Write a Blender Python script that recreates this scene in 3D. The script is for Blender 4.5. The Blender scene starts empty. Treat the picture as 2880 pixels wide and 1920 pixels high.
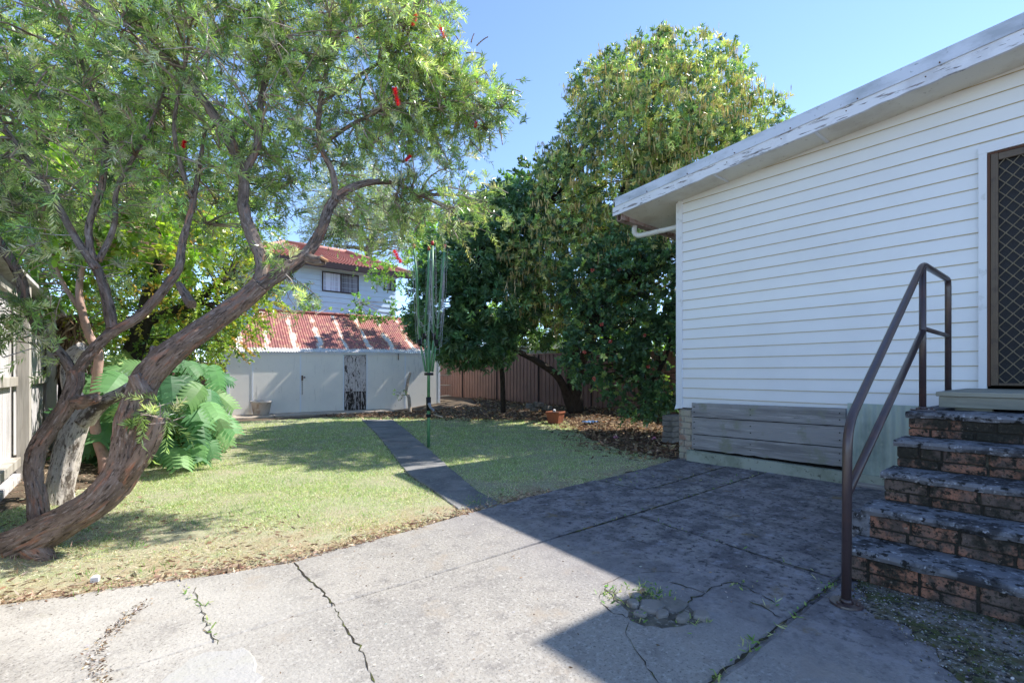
import bpy, math, random
import numpy as np
from mathutils import Vector, noise as mnoise
rad = math.radians
scn = bpy.context.scene
COL = scn.collection
random.seed(7)
rng = np.random.default_rng(11)

# ------------------------------------------------------------------ camera
HEAD = rad(39.0)            # camera heading, from +Y (along the house wall) towards +X (into the wall)
CAMH = 1.2
FPX = 1345.0                # focal length for a 2880 px wide frame
cam_d = bpy.data.cameras.new('camera'); cam = bpy.data.objects.new('camera', cam_d); COL.objects.link(cam)
cam.location = (0, 0, CAMH); cam.rotation_euler = (rad(90), 0, -HEAD)
cam_d.sensor_width = 36; cam_d.lens = 36 * FPX / 2880; cam_d.shift_y = 90 / 2880
cam_d.clip_start = 0.05; cam_d.clip_end = 2000
scn.camera = cam
# ------------------------------------------------------------------ light
SUN = Vector((0.84, -0.20, 1.0)).normalized()
w = bpy.data.worlds.new("World"); scn.world = w; w.use_nodes = True
nt = w.node_tree; nt.nodes.clear()
sky = nt.nodes.new('ShaderNodeTexSky'); sky.sky_type = 'NISHITA'; sky.sun_disc = False
sky.sun_elevation = math.asin(SUN.z); sky.sun_rotation = math.atan2(SUN.x, SUN.y)
sky.air_density = 0.6; sky.dust_density = 0.0; sky.ozone_density = 1.6
bg = nt.nodes.new('ShaderNodeBackground'); bg.inputs[1].default_value = 0.15
wo = nt.nodes.new('ShaderNodeOutputWorld')
nt.links.new(sky.outputs[0], bg.inputs[0]); nt.links.new(bg.outputs[0], wo.inputs[0])
sd = bpy.data.lights.new('sun', 'SUN'); sd.energy = 3.15; sd.angle = rad(0.55); sd.color = (1.0, 0.95, 0.87)
so = bpy.data.objects.new('sun', sd); COL.objects.link(so)
so.rotation_euler = SUN.to_track_quat('Z', 'Y').to_euler(); so.location = (8, -6, 14)
vs = scn.view_settings; vs.view_transform = 'Standard'; vs.look = 'None'; vs.gamma = 1; vs.exposure = 1.5
scn.cycles.max_bounces = 6; scn.cycles.transparent_max_bounces = 8
scn.cycles.diffuse_bounces = 4; scn.cycles.glossy_bounces = 2; scn.cycles.transmission_bounces = 4
scn.cycles.sample_clamp_indirect = 6

# ------------------------------------------------------------------ survey helpers (2880x1920 photo -> metres)
Fv = np.array([math.sin(HEAD), math.cos(HEAD), 0.0]); Rv = np.array([math.cos(HEAD), -math.sin(HEAD), 0.0]); Uv = np.array([0, 0, 1.0])
def P(u, v, Z):
    return Z * Fv + (u - 1440) / FPX * Z * Rv + Uv * (CAMH - (v - 1050) / FPX * Z)
def G(u, v, h=0.0):
    return P(u, v, (CAMH - h) * FPX / (v - 1050))
def WX(u, v, X):
    d = Fv[0] + (u - 1440) / FPX * Rv[0]; return P(u, v, X / d)
def WY(u, v, Y):
    d = Fv[1] + (u - 1440) / FPX * Rv[1]; return P(u, v, Y / d)
def sm(a, b, x):
    t = np.clip((x - a) / (b - a), 0, 1); return t * t * (3 - 2 * t)
def terrain(x, y):
    x = np.asarray(x, float); y = np.asarray(y, float)
    return (0.2 * sm(8.0, 10.5, x) * sm(5, 8, y) + 0.13 * sm(0.25, 0.8, -x) * sm(3.8, 5, y) + 0.12 * sm(7.3, 8.5, x) * sm(13, 15, y) * sm(-12, -10, -x)).clip(0, .24)

# ------------------------------------------------------------------ tagging
def tag(o, label=None, cat=None, group=None, kind=None):
    if label: o['label'] = label
    if cat: o['category'] = cat
    if group: o['group'] = group
    if kind: o['kind'] = kind
    return o
def thing(name, label, cat, loc=(0, 0, 0), rz=0, group=None):
    o = bpy.data.objects.new(name, None); COL.objects.link(o); o.empty_display_size = 0.1
    o.location = loc; o.rotation_euler = (0, 0, rz); return tag(o, label, cat, group)
def add_mesh(name, me, mat, parent=None, world=True):
    o = bpy.data.objects.new(name, me); COL.objects.link(o)
    if mat and not me.materials: me.materials.append(mat)
    if parent:
        o.parent = parent
        if world:       # geometry was given in world coordinates
            o.location = (-parent.location.x, -parent.location.y, -parent.location.z)

            if parent.type == 'MESH': o.location = (0, 0, 0)
    return o
def copy_tree(o, parent=None):
    c = o.copy(); COL.objects.link(c); c.parent = parent
    for ch in list(o.children): copy_tree(ch, c)
    return c

class MB:
    def __init__(s): s.v = []; s.f = []; s.m = []; s.bk = []; s.smooth = []
    def n(s): return len(s.v)
    def add(s, vs, fs, mi=0, sm=False, bk=None):
        b = len(s.v); s.v += [tuple(map(float, p)) for p in vs]
        s.bk += bk if bk is not None else [(0, 0, 0)] * len(vs)
        for f in fs: s.f.append([b + i for i in f]); s.m.append(mi); s.smooth.append(sm)
        return b
    def box(s, x0, x1, y0, y1, z0, z1, mi=0, bev=0.0):
        if bev <= 0:
            vs = [(x, y, z) for z in (z0, z1) for y in (y0, y1) for x in (x0, x1)]
            s.add(vs, [(0, 2, 3, 1), (4, 5, 7, 6), (0, 1, 5, 4), (2, 6, 7, 3), (0, 4, 6, 2), (1, 3, 7, 5)], mi); return
        b = bev; vs = []; idx = {}
        X = (x0, x1); Y = (y0, y1); Z = (z0, z1)
        for i in (0, 1):
            for j in (0, 1):
                for k in (0, 1):
                    sx = 1 - 2 * i; sy = 1 - 2 * j; sz = 1 - 2 * k
                    idx[(i, j, k, 0)] = len(vs); vs.append((X[i], Y[j] + sy * b, Z[k] + sz * b))
                    idx[(i, j, k, 1)] = len(vs); vs.append((X[i] + sx * b, Y[j], Z[k] + sz * b))
                    idx[(i, j, k, 2)] = len(vs); vs.append((X[i] + sx * b, Y[j] + sy * b, Z[k]))
        fs = []
        I = lambda i, j, k, a: idx[(i, j, k, a)]
        for i in (0, 1): fs.append([I(i, 0, 0, 0), I(i, 1, 0, 0), I(i, 1, 1, 0), I(i, 0, 1, 0)])
        for j in (0, 1): fs.append([I(0, j, 0, 1), I(1, j, 0, 1), I(1, j, 1, 1), I(0, j, 1, 1)])
        for k in (0, 1): fs.append([I(0, 0, k, 2), I(1, 0, k, 2), I(1, 1, k, 2), I(0, 1, k, 2)])
        for i in (0, 1):
            for j in (0, 1): fs.append([I(i, j, 0, 0), I(i, j, 1, 0), I(i, j, 1, 1), I(i, j, 0, 1)])
        for i in (0, 1):
            for k in (0, 1): fs.append([I(i, 0, k, 0), I(i, 1, k, 0), I(i, 1, k, 2), I(i, 0, k, 2)])
        for j in (0, 1):
            for k in (0, 1): fs.append([I(0, j, k, 1), I(1, j, k, 1), I(1, j, k, 2), I(0, j, k, 2)])
        for i in (0, 1):
            for j in (0, 1):
                for k in (0, 1): fs.append([I(i, j, k, 0), I(i, j, k, 1), I(i, j, k, 2)])
        s.add(vs, fs, mi)
    def prism(s, poly, ax, a0, a1, mi=0):
        """poly: 2-D outline; ax: extrusion axis ('x','y','z')"""
        n = len(poly)
        def mk(p, a):
            return {'x': (a, p[0], p[1]), 'y': (p[0], a, p[1]), 'z': (p[0], p[1], a)}[ax]
        vs = [mk(p, a0) for p in poly] + [mk(p, a1) for p in poly]
        fs = [list(range(n))[::-1], list(range(n, 2 * n))] + [(i, (i + 1) % n, n + (i + 1) % n, n + i) for i in range(n)]
        s.add(vs, fs, mi)
    def tube(s, path, rads, seg=8, mi=0, cap=True, ridge=0.0, rfreq=3.0, smooth=True, seed=0.0):
        pts = [Vector(p) for p in path]; n = len(pts)
        if not hasattr(rads, '__len__'): rads = [rads] * n
        L = 0; prev = None; vs = []; bk = []
        for i, p in enumerate(pts):
            t = (pts[min(i + 1, n - 1)] - pts[max(i - 1, 0)]).normalized()
            if prev is None:
                a = t.cross(Vector((0, 0, 1)) if abs(t.z) < .9 else Vector((1, 0, 0))).normalized()
            else:
                a = (prev - t * prev.dot(t)).normalized()
            prev = a; b = t.cross(a)
            if i: L += (p - pts[i - 1]).length
            for k in range(seg):
                th = 2 * math.pi * k / seg; r = rads[i]
                c, sn = math.cos(th), math.sin(th)
                q = (c * max(rads[i], .02) * 2.2, sn * max(rads[i], .02) * 2.2, L * 1.5 + seed)
                if ridge > .5:          # furrowed bark: long cracks between plates
                    n1 = mnoise.noise(Vector((c * 3.4 + .3 * math.sin(L * 9), sn * 3.4 + seed, L * 3.2))); n2 = mnoise.noise(Vector((c * 7.5, sn * 7.5 + seed, L * 7 + 5)))
                    n3 = mnoise.noise(Vector((c * 1.3 + seed, sn * 1.3, L * 2.0))); n4 = mnoise.noise(Vector((c * 14, sn * 14 + seed, L * 22)))
                    fw = lambda q_, w_: max(0.0, 1 - abs(q_) / w_)
                    r = r * (1.0 + .16 * n3) - .011 * fw(n1, .16) - .007 * fw(n2, .2) + .004 * n4 + .003
                elif ridge:
                    nv = mnoise.fractal(Vector((c * 2.2 + seed, sn * 2.2, L * rfreq)), 1.0, 2.0, 4)
                    rg = abs(mnoise.noise(Vector((c * 5.5, sn * 5.5 + seed, L * rfreq * .8))))
                    r = r * (1 + ridge * nv + ridge * 1.1 * (rg - .25))
                vs.append(p + (a * c + b * sn) * r); bk.append(q)
        fs = []
        for i in range(n - 1):
            for k in range(seg):
                k2 = (k + 1) % seg
                fs.append((i * seg + k, i * seg + k2, (i + 1) * seg + k2, (i + 1) * seg + k))
        base = s.add(vs, fs, mi, smooth, bk)
        if cap:
            s.f.append([base + k for k in range(seg)][::-1]); s.m.append(mi); s.smooth.append(False)
            s.f.append([base + (n - 1) * seg + k for k in range(seg)]); s.m.append(mi); s.smooth.append(False)
    def build(s, name, mats, parent=None, world=True):
        me = bpy.data.meshes.new(name); me.from_pydata(s.v, [], s.f); 
        if not isinstance(mats, (list, tuple)): mats = [mats]
        for m in mats: me.materials.append(m)
        if len(mats) > 1: me.polygons.foreach_set('material_index', s.m)
        me.polygons.foreach_set('use_smooth', s.smooth)
        at = me.attributes.new('bk', 'FLOAT_VECTOR', 'POINT'); at.data.foreach_set('vector', np.array(s.bk, 'f').ravel())
        me.update()
        return add_mesh(name, me, None, parent, world)

def resample(path, rads, step):
    """Catmull-Rom resampling of a limb"""
    p = [np.array(q, float) for q in path]; out = []; ro = []
    for i in range(len(p) - 1):
        p0 = p[max(i - 1, 0)]; p1 = p[i]; p2 = p[i + 1]; p3 = p[min(i + 2, len(p) - 1)]
        n = max(2, int(np.linalg.norm(p2 - p1) / step))
        for k in range(n):
            t = k / n
            out.append(.5 * ((2 * p1) + (-p0 + p2) * t + (2 * p0 - 5 * p1 + 4 * p2 - p3) * t * t + (-p0 + 3 * p1 - 3 * p2 + p3) * t ** 3))
            ro.append(rads[i] * (1 - t) + rads[i + 1] * t)
    out.append(p[-1]); ro.append(rads[-1]); return out, ro

# ------------------------------------------------------------------ materials
def newmat(name):
    m = bpy.data.materials.new(name); m.use_nodes = True; t = m.node_tree; t.nodes.clear()
    o = t.nodes.new('ShaderNodeOutputMaterial'); p = t.nodes.new('ShaderNodeBsdfPrincipled'); t.links.new(p.outputs[0], o.inputs[0])
    return m, t, p, o
def mat(name, base, rough=.8, layers=(), bump=None, coord='Object', spec=.3, metal=0.0):
    """layers: (scale, colour, lo, hi[, stretch[, kind]])"""
    m, t, p, o = newmat(name); N = t.nodes; Lk = t.links
    p.inputs['Roughness'].default_value = rough; p.inputs['Specular IOR Level'].default_value = spec; p.inputs['Metallic'].default_value = metal
    if coord == 'bk':
        tc = N.new('ShaderNodeAttribute'); tc.attribute_name = 'bk'; co = tc.outputs['Vector']
    else:
        tc = N.new('ShaderNodeTexCoord'); co = tc.outputs[coord]
    cur = N.new('ShaderNodeRGB'); cur.outputs[0].default_value = (*base, 1); cur = cur.outputs[0]
    for i, l in enumerate(layers):
        scale, colr, lo, hi = l[:4]; st = l[4] if len(l) > 4 and l[4] else (1, 1, 1); kd = l[5] if len(l) > 5 else 'noise'
        mp = N.new('ShaderNodeMapping'); mp.inputs['Scale'].default_value = st; mp.inputs['Location'].default_value = (i * 3.1, i * 1.7, i * 2.3)
        Lk.new(co, mp.inputs[0])
        if kd == 'noise':
            nz = N.new('ShaderNodeTexNoise'); nz.inputs['Scale'].default_value = scale; nz.inputs['Detail'].default_value = 8; nz.inputs['Roughness'].default_value = .62; out = nz.outputs[0]
        elif kd == 'voro':
            nz = N.new('ShaderNodeTexVoronoi'); nz.inputs['Scale'].default_value = scale; out = nz.outputs['Distance']
        Lk.new(mp.outputs[0], nz.inputs[0])
        mr = N.new('ShaderNodeMapRange'); mr.inputs[1].default_value = lo; mr.inputs[2].default_value = hi; Lk.new(out, mr.inputs[0])
        mx = N.new('ShaderNodeMix'); mx.data_type = 'RGBA'; Lk.new(mr.outputs[0], mx.inputs[0]); Lk.new(cur, mx.inputs[6]); mx.inputs[7].default_value = (*colr, 1)
        cur = mx.outputs[2]
    Lk.new(cur, p.inputs['Base Color'])
    if bump:
        bs, strn = bump[:2]; st = bump[2] if len(bump) > 2 else (1, 1, 1)
        mp = N.new('ShaderNodeMapping'); mp.inputs['Scale'].default_value = st; Lk.new(co, mp.inputs[0])
        nz = N.new('ShaderNodeTexNoise'); nz.inputs['Scale'].default_value = bs; nz.inputs['Detail'].default_value = 8; Lk.new(mp.outputs[0], nz.inputs[0])
        b = N.new('ShaderNodeBump'); b.inputs['Strength'].default_value = strn; b.inputs['Distance'].default_value = .01; Lk.new(nz.outputs[0], b.inputs['Height']); Lk.new(b.outputs[0], p.inputs['Normal'])
    return m
def leafmat(name, trans=.35, rough=.45, spec=.4, tint=(1.1, 1.25, .45)):
    m, t, p, o = newmat(name); N = t.nodes; Lk = t.links
    at = N.new('ShaderNodeAttribute'); at.attribute_name = 'col'
    Lk.new(at.outputs['Color'], p.inputs['Base Color']); p.inputs['Roughness'].default_value = rough; p.inputs['Specular IOR Level'].default_value = spec
    tr = N.new('ShaderNodeBsdfTranslucent'); mu = N.new('ShaderNodeMix'); mu.data_type = 'RGBA'; mu.blend_type = 'MULTIPLY'; mu.inputs[0].default_value = 1
    Lk.new(at.outputs['Color'], mu.inputs[6]); mu.inputs[7].default_value = (*[c * 1.6 for c in tint], 1); Lk.new(mu.outputs[2], tr.inputs[0])
    ms = N.new('ShaderNodeMixShader'); ms.inputs[0].default_value = trans
    Lk.new(p.outputs[0], ms.inputs[1]); Lk.new(tr.outputs[0], ms.inputs[2]); Lk.new(ms.outputs[0], o.inputs[0])
    return m

MT = {}
MT['bark'] = mat('furrowed_bark', (.235, .18, .15), .92, [(4, (.12, .09, .07), .42, .62, (1, 1, .6)), (11, (.34, .17, .11), .54, .66, (1, 1, .30)), (30, (.05, .038, .03), .54, .64, (1, 1, .30)), (22, (.33, .28, .25), .55, .68, (1, 1, .4)), (80, (.38, .33, .29), .6, .7, (1, 1, .5))], (26, 1.0, (1, 1, .3)), 'bk')
MT['bark_pale'] = mat('pale_bark', (.50, .45, .41), .9, [(3, (.10, .08, .065), .50, .58, (1, 1, .6)), (30, (.08, .06, .05), .54, .62, (1, 1, .35)), (14, (.6, .55, .5), .56, .7), (70, (.2, .17, .15), .58, .68)], (28, 1.0, (1, 1, .4)), 'bk')
MT['bark_pink'] = mat('smooth_pinkish_bark', (.42, .27, .22), .75, [(5, (.26, .17, .14), .5, .65), (18, (.5, .38, .32), .6, .7)], (10, .4), 'bk')
MT['bark_dark'] = mat('dark_bark', (.050, .040, .033), .95, [(6, (.028, .022, .018), .45, .6), (24, (.09, .075, .06), .58, .7)], (20, .8, (1, 1, .3)), 'bk')
MT['twig'] = mat('grey_twigs', (.36, .29, .25), .9, [(6, (.52, .45, .40), .5, .65), (3, (.15, .1, .08), .52, .6)], None, 'Object')
MT['cut'] = mat('sawn_wood', (.45, .24, .12), .8, [(30, (.25, .13, .07), .5, .65)])
MT['leaf'] = leafmat('leaves', .33, .30, .8)
MT['leaf_gloss'] = leafmat('glossy_leaves', .20, .40, .5)
MT['leaf_broad'] = leafmat('broad_split_leaves', .28, .5, .25)
MT['catkin'] = leafmat('seed_tassels', .15, .8, .1)
MT['flower'] = leafmat('flower_petals', .35, .6, .2, (1.2, .8, .8))
MT['litter'] = leafmat('dead_leaves', .15, .8, .15, (1.1, .9, .7))
MT['grass'] = leafmat('grass_blades', .35, .6, .2, (1.0, 1.2, .5))
MT['white'] = mat('white_painted_boards', (.82, .83, .84), .4, [(1.3, (.78, .79, .80), .45, .7)], (40, .04), spec=.4)
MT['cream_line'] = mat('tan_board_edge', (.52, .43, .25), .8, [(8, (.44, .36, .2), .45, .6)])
MT['trim'] = mat('white_trim_paint', (.78, .79, .82), .5, [(6, (.5, .5, .48), .6, .75), (45, (.3, .2, .15), .74, .78)], (30, .1))
MT['fascia'] = mat('peeling_fascia_paint', (.78, .79, .84), .7, [(2.5, (.60, .60, .64), .5, .65), (10, (.30, .27, .27), .57, .62, (1, .25, 2)), (26, (.12, .10, .10), .60, .64, (1, .25, 2)), (4, (.45, .27, .17), .70, .75)], (16, .5, (1, .3, 2)))
MT['flash'] = mat('galvanised_capping', (.66, .69, .76), .5, [(3, (.42, .45, .49), .45, .6, (1, .4, 1)), (22, (.3, .33, .36), .64, .7)], (12, .1), metal=.15)
MT['soffit'] = mat('weathered_soffit', (.80, .77, .68), .85, [(2, (.66, .61, .52), .45, .65), (20, (.5, .45, .38), .62, .7)], (20, .1))
MT['roof'] = mat('metal_roof', (.45, .46, .48), .5, [(4, (.35, .36, .38), .5, .6)])
MT['pvc'] = mat('white_plastic_pipe', (.7, .7, .68), .35, [(8, (.55, .53, .48), .6, .7)])
MT['gutter'] = mat('rusty_gutter', (.4, .3, .27), .7, [(9, (.2, .1, .07), .5, .62), (20, (.55, .5, .47), .6, .7)])
MT['brick_pale'] = mat('pale_brown_bricks', (.46, .38, .31), .9, [(3, (.38, .37, .28), .45, .6), (5, (.32, .2, .15), .55, .62), (40, (.2, .16, .13), .6, .7)], (40, .4))
MT['mortar'] = mat('grey_mortar', (.32, .30, .27), .95, [(20, (.2, .19, .17), .5, .6)], (50, .3))
MT['plank'] = mat('weathered_grey_planks', (.33, .32, .315), .9, [(5, (.22, .21, .205), .45, .62, (1, .18, 2.2)), (40, (.46, .44, .43), .55, .68, (1, .07, 1.6)), (3, (.25, .26, .2), .55, .66), (60, (.06, .05, .05), .66, .7, (1, .1, 2))], (60, .5, (1, .08, 1.6)))
MT['void'] = mat('dark_underfloor', (.012, .011, .01), 1)
MT['plinth'] = mat('greenish_concrete_footing', (.40, .43, .36), .95, [(2.5, (.27, .3, .23), .45, .6), (22, (.12, .12, .1), .6, .68)], (30, .3))
MT['sheet'] = mat('faded_green_sheet', (.44, .51, .45), .6, [(2, (.28, .34, .3), .48, .62, (1, 1, .6)), (18, (.4, .44, .38), .6, .7)], (20, .1))
MT['brick_red'] = mat('mossy_red_bricks', (.33, .155, .10), .95, [(3.6, (.14, .105, .09), .44, .56), (7, (.10, .075, .065), .50, .60), (3.2, (.03, .028, .022), .50, .57), (24, (.022, .020, .016), .53, .60), (60, (.05, .045, .035), .52, .62), (45, (.30, .24, .2), .64, .72)], (35, 1.0))
MT['moss_mortar'] = mat('black_mossy_mortar', (.035, .032, .026), .98, [(12, (.09, .085, .06), .55, .65), (30, (.15, .14, .12), .66, .72)], (30, 1))
MT['tread'] = mat('lichened_concrete_treads', (.17, .175, .195), .95, [(5, (.045, .045, .05), .48, .58), (18, (.02, .02, .02), .54, .60), (32, (.36, .37, .40), .57, .66)], (24, 1.0))
MT['deckwood'] = mat('grey_green_timber', (.30, .30, .25), .85, [(4, (.19, .19, .16), .45, .6, (1, .2, 2)), (45, (.28, .28, .23), .56, .7, (1, .08, 2))], (50, .3, (1, .1, 2)))
MT['rail'] = mat('brown_gloss_paint', (.060, .042, .044), .28, [(6, (.085, .05, .045), .5, .65), (50, (.03, .02, .02), .62, .7)], (60, .08), spec=.6)
MT['rail_worn'] = mat('worn_brown_paint', (.085, .06, .055), .4, [(14, (.3, .28, .28), .6, .68)])
MT['door'] = mat('bronze_door_frame', (.13, .095, .065), .45, [(10, (.09, .065, .05), .5, .65)], metal=.2)
MT['lattice'] = mat('aged_lattice_metal', (.22, .18, .12), .5, [(25, (.35, .28, .15), .6, .7)], metal=.3)
MT['screen'] = mat('dark_fly_screen', (.022, .022, .025), .7, [(400, (.05, .05, .055), .45, .6)])
MT['steel_fence'] = mat('brown_steel_fence', (.24, .14, .115), .55, [(1.2, (.20, .12, .10), .45, .6), (14, (.2, .15, .13), .62, .72)], (10, .05))
MT['paling'] = mat('silvery_fence_timber', (.58, .56, .57), .9, [(3, (.36, .34, .33), .45, .65, (1, 1, .1)), (25, (.24, .22, .21), .56, .66, (1, 1, .05)), (5, (.42, .4, .33), .6, .7)], (40, .6, (1, 1, .06)))
MT['post'] = mat('weathered_post_timber', (.46, .43, .39), .9, [(4, (.3, .27, .23), .45, .65, (1, 1, .12)), (30, (.2, .17, .15), .6, .68, (1, 1, .06))], (40, .5, (1, 1, .08)))
MT['shed_wall'] = mat('whitewashed_fibro', (.85, .80, .72), .85, [(1.2, (.79, .745, .68), .45, .65), (9, (.5, .45, .38), .66, .74), (4, (.5, .47, .42), .6, .8, (3, 1, .35))], (12, .08))
MT['shed_door'] = mat('flaking_white_door', (.66, .60, .57), .85, [(2, (.55, .48, .45), .4, .6), (9, (.06, .042, .034), .585, .60, (1.5, 1, .5)), (26, (.04, .03, .025), .585, .6, (1.5, 1, .4))], (20, .4))
MT['shed_door_low'] = mat('rotten_door_foot', (.45, .40, .38), .9, [(10, (.035, .027, .022), .48, .50, (1.9, 1, .35)), (26, (.03, .025, .02), .56, .58, (1.6, 1, .3))], (20, .5))
MT['rust'] = mat('rust_stain', (.12, .06, .04), .9)
MT['n_wall'] = mat('pale_blue_weatherboard', (.52, .66, .78), .7, [(1, (.48, .61, .73), .45, .65)])
MT['n_dark'] = mat('dark_gutter', (.035, .022, .026), .5)
MT['n_tile'] = mat('terracotta_roof_tiles', (.44, .20, .16), .8, [(.8, (.38, .16, .13), .45, .6), (5, (.5, .24, .18), .58, .7)])
MT['glass'] = mat('window_glass', (.10, .11, .14), .1, [], spec=.6)
MT['blind'] = mat('window_blinds', (.60, .66, .80), .5, [(14, (.38, .42, .55), .5, .56, (1, 1, .01))])
MT['green'] = mat('green_enamel_pole', (.10, .27, .12), .4, [(9, (.16, .33, .18), .5, .65)], spec=.5)
MT['black'] = mat('black_plastic', (.015, .015, .017), .45)
MT['line'] = mat('white_cord', (.5, .51, .57), .7)
MT['redcap'] = mat('red_plastic', (.45, .03, .04), .4)
MT['greyplastic'] = mat('grey_handle', (.25, .27, .33), .4)
MT['pot_white'] = mat('whitewashed_pot', (.58, .53, .48), .85, [(5, (.42, .33, .27), .52, .62), (25, (.3, .2, .15), .64, .7)], (20, .4))
MT['soil'] = mat('potting_soil', (.05, .038, .028), 1, bump=(40, 1))
MT['terracotta'] = mat('terracotta_pot', (.30, .10, .05), .8, [(9, (.2, .07, .04), .5, .6)], (30, .2))
MT['cloth'] = mat('blue_plastic', (.10, .20, .42), .5, [(15, (.25, .35, .55), .5, .6)])
MT['stone'] = mat('grey_rubble', (.24, .22, .20), .9, [(4, (.15, .14, .12), .45, .6), (20, (.35, .33, .3), .6, .7)], (20, .5))
MT['stick'] = mat('sun_bleached_stick', (.42, .34, .26), .9, [(20, (.25, .18, .13), .5, .62)], (20, .5))
MT['shelf'] = mat('old_grey_shelf', (.16, .145, .13), .9)
MT['pebble'] = mat('pale_stone', (.6, .6, .62), .7)
# ================================================================== ground, patio, path
def masked_mat(name, base, layers, bump, masks, rough=.9):
    """like mat() but extra layers (scale,col,lo,hi,(axis, a, b)) fade in along a world axis"""
    m, t, p, o = newmat(name); N = t.nodes; Lk = t.links
    p.inputs['Roughness'].default_value = rough; p.inputs['Specular IOR Level'].default_value = .2
    tc = N.new('ShaderNodeTexCoord'); co = tc.outputs['Object']
    sp = N.new('ShaderNodeSeparateXYZ'); Lk.new(co, sp.inputs[0])
    cur = N.new('ShaderNodeRGB'); cur.outputs[0].default_value = (*base, 1); cur = cur.outputs[0]
    def nz(scale, lo, hi, k, st=(1, 1, 1)):
        mp = N.new('ShaderNodeMapping'); mp.inputs['Location'].default_value = (k * 2.1, k * 3.7, 0); mp.inputs['Scale'].default_value = st; Lk.new(co, mp.inputs[0])
        n = N.new('ShaderNodeTexNoise'); n.inputs['Scale'].default_value = scale; n.inputs['Detail'].default_value = 9; n.inputs['Roughness'].default_value = .65; Lk.new(mp.outputs[0], n.inputs[0])
        r = N.new('ShaderNodeMapRange'); r.inputs[1].default_value = lo; r.inputs[2].default_value = hi; Lk.new(n.outputs[0], r.inputs[0]); return r.outputs[0]
    def mixin(fac, col):
        nonlocal cur
        mx = N.new('ShaderNodeMix'); mx.data_type = 'RGBA'; Lk.new(fac, mx.inputs[0]); Lk.new(cur, mx.inputs[6]); mx.inputs[7].default_value = (*col, 1); cur = mx.outputs[2]
    k = 0
    for (scale, col, lo, hi, *st) in layers:
        k += 1; mixin(nz(scale, lo, hi, k, st[0] if st else (1, 1, 1)), col)
    for (scale, col, lo, hi, terms) in masks:
        k += 1; f = nz(scale, lo, hi, k)
        for (ax, a, b) in terms:
            r = N.new('ShaderNodeMapRange'); r.interpolation_type = 'SMOOTHSTEP'; r.inputs[1].default_value = a; r.inputs[2].default_value = b
            Lk.new(sp.outputs[ax], r.inputs[0]); mu = N.new('ShaderNodeMath'); mu.operation = 'MULTIPLY'; Lk.new(f, mu.inputs[0]); Lk.new(r.outputs[0], mu.inputs[1]); f = mu.outputs[0]
        mixin(f, col)
    Lk.new(cur, p.inputs['Base Color'])
    n = N.new('ShaderNodeTexNoise'); n.inputs['Scale'].default_value = bump[0]; n.inputs['Detail'].default_value = 9; Lk.new(co, n.inputs[0])
    b = N.new('ShaderNodeBump'); b.inputs['Strength'].default_value = bump[1]; b.inputs['Distance'].default_value = .01; Lk.new(n.outputs[0], b.inputs['Height']); Lk.new(b.outputs[0], p.inputs['Normal'])
    return m
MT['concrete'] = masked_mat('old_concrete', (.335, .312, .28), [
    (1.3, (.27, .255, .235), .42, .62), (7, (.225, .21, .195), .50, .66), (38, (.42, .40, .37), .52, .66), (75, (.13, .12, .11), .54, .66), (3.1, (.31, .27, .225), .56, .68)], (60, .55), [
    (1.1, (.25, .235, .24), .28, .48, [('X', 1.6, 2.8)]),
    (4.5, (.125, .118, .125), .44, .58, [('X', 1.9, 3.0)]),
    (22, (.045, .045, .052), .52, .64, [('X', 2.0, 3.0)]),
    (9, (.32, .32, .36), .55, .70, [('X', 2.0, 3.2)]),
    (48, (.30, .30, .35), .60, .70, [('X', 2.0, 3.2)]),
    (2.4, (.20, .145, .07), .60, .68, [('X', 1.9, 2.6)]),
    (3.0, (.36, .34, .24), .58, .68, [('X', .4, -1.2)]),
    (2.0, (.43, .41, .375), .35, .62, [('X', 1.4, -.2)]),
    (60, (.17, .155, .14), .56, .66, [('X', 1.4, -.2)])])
MT['pathcon'] = masked_mat('path_concrete', (.24, .235, .23), [(2, (.15, .15, .155), .45, .6), (30, (.34, .33, .31), .56, .68), (60, (.11, .11, .11), .58, .68)], (50, .4), [])
MT['soilground'] = masked_mat('garden_soil', (.13, .10, .07), [(3, (.09, .066, .046), .45, .6), (20, (.2, .155, .11), .55, .66), (60, (.05, .04, .03), .56, .66)], (25, 1.0), [
    (5, (.34, .27, .19), .40, .60, [('Y', 4.7, 3.9), ('X', 6, 4.5)])])
MT['lawnbase'] = masked_mat('lawn_thatch', (.34, .335, .22), [(1.2, (.36, .32, .22), .45, .62), (9, (.25, .28, .15), .5, .62), (50, (.46, .42, .28), .56, .66)], (70, 1.0), [
    (4, (.34, .27, .17), .42, .56, [('Y', 4.3, 3.5)])])
MT['dirt'] = mat('patio_dirt', (.13, .12, .10), 1, [(9, (.07, .065, .055), .45, .6), (30, (.26, .25, .22), .55, .66), (14, (.08, .10, .03), .6, .68)], (30, 1.0))
MT['crack'] = mat('crack_dirt', (.035, .03, .022), 1, [(14, (.09, .1, .03), .5, .62), (6, (.2, .13, .07), .58, .68)], (40, .5))
MT['moss'] = mat('mossy_gravel', (.19, .175, .16), 1, [(5, (.075, .085, .03), .46, .58), (12, (.10, .085, .05), .52, .62), (34, (.03, .028, .024), .52, .60), (50, (.42, .42, .43), .60, .67)], (40, 1.0))
MT['pale_patch'] = mat('pale_cement_patch', (.37, .36, .345), .9, [(5, (.37, .36, .33), .45, .6), (60, (.26, .25, .23), .58, .68)], (60, .5))

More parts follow.
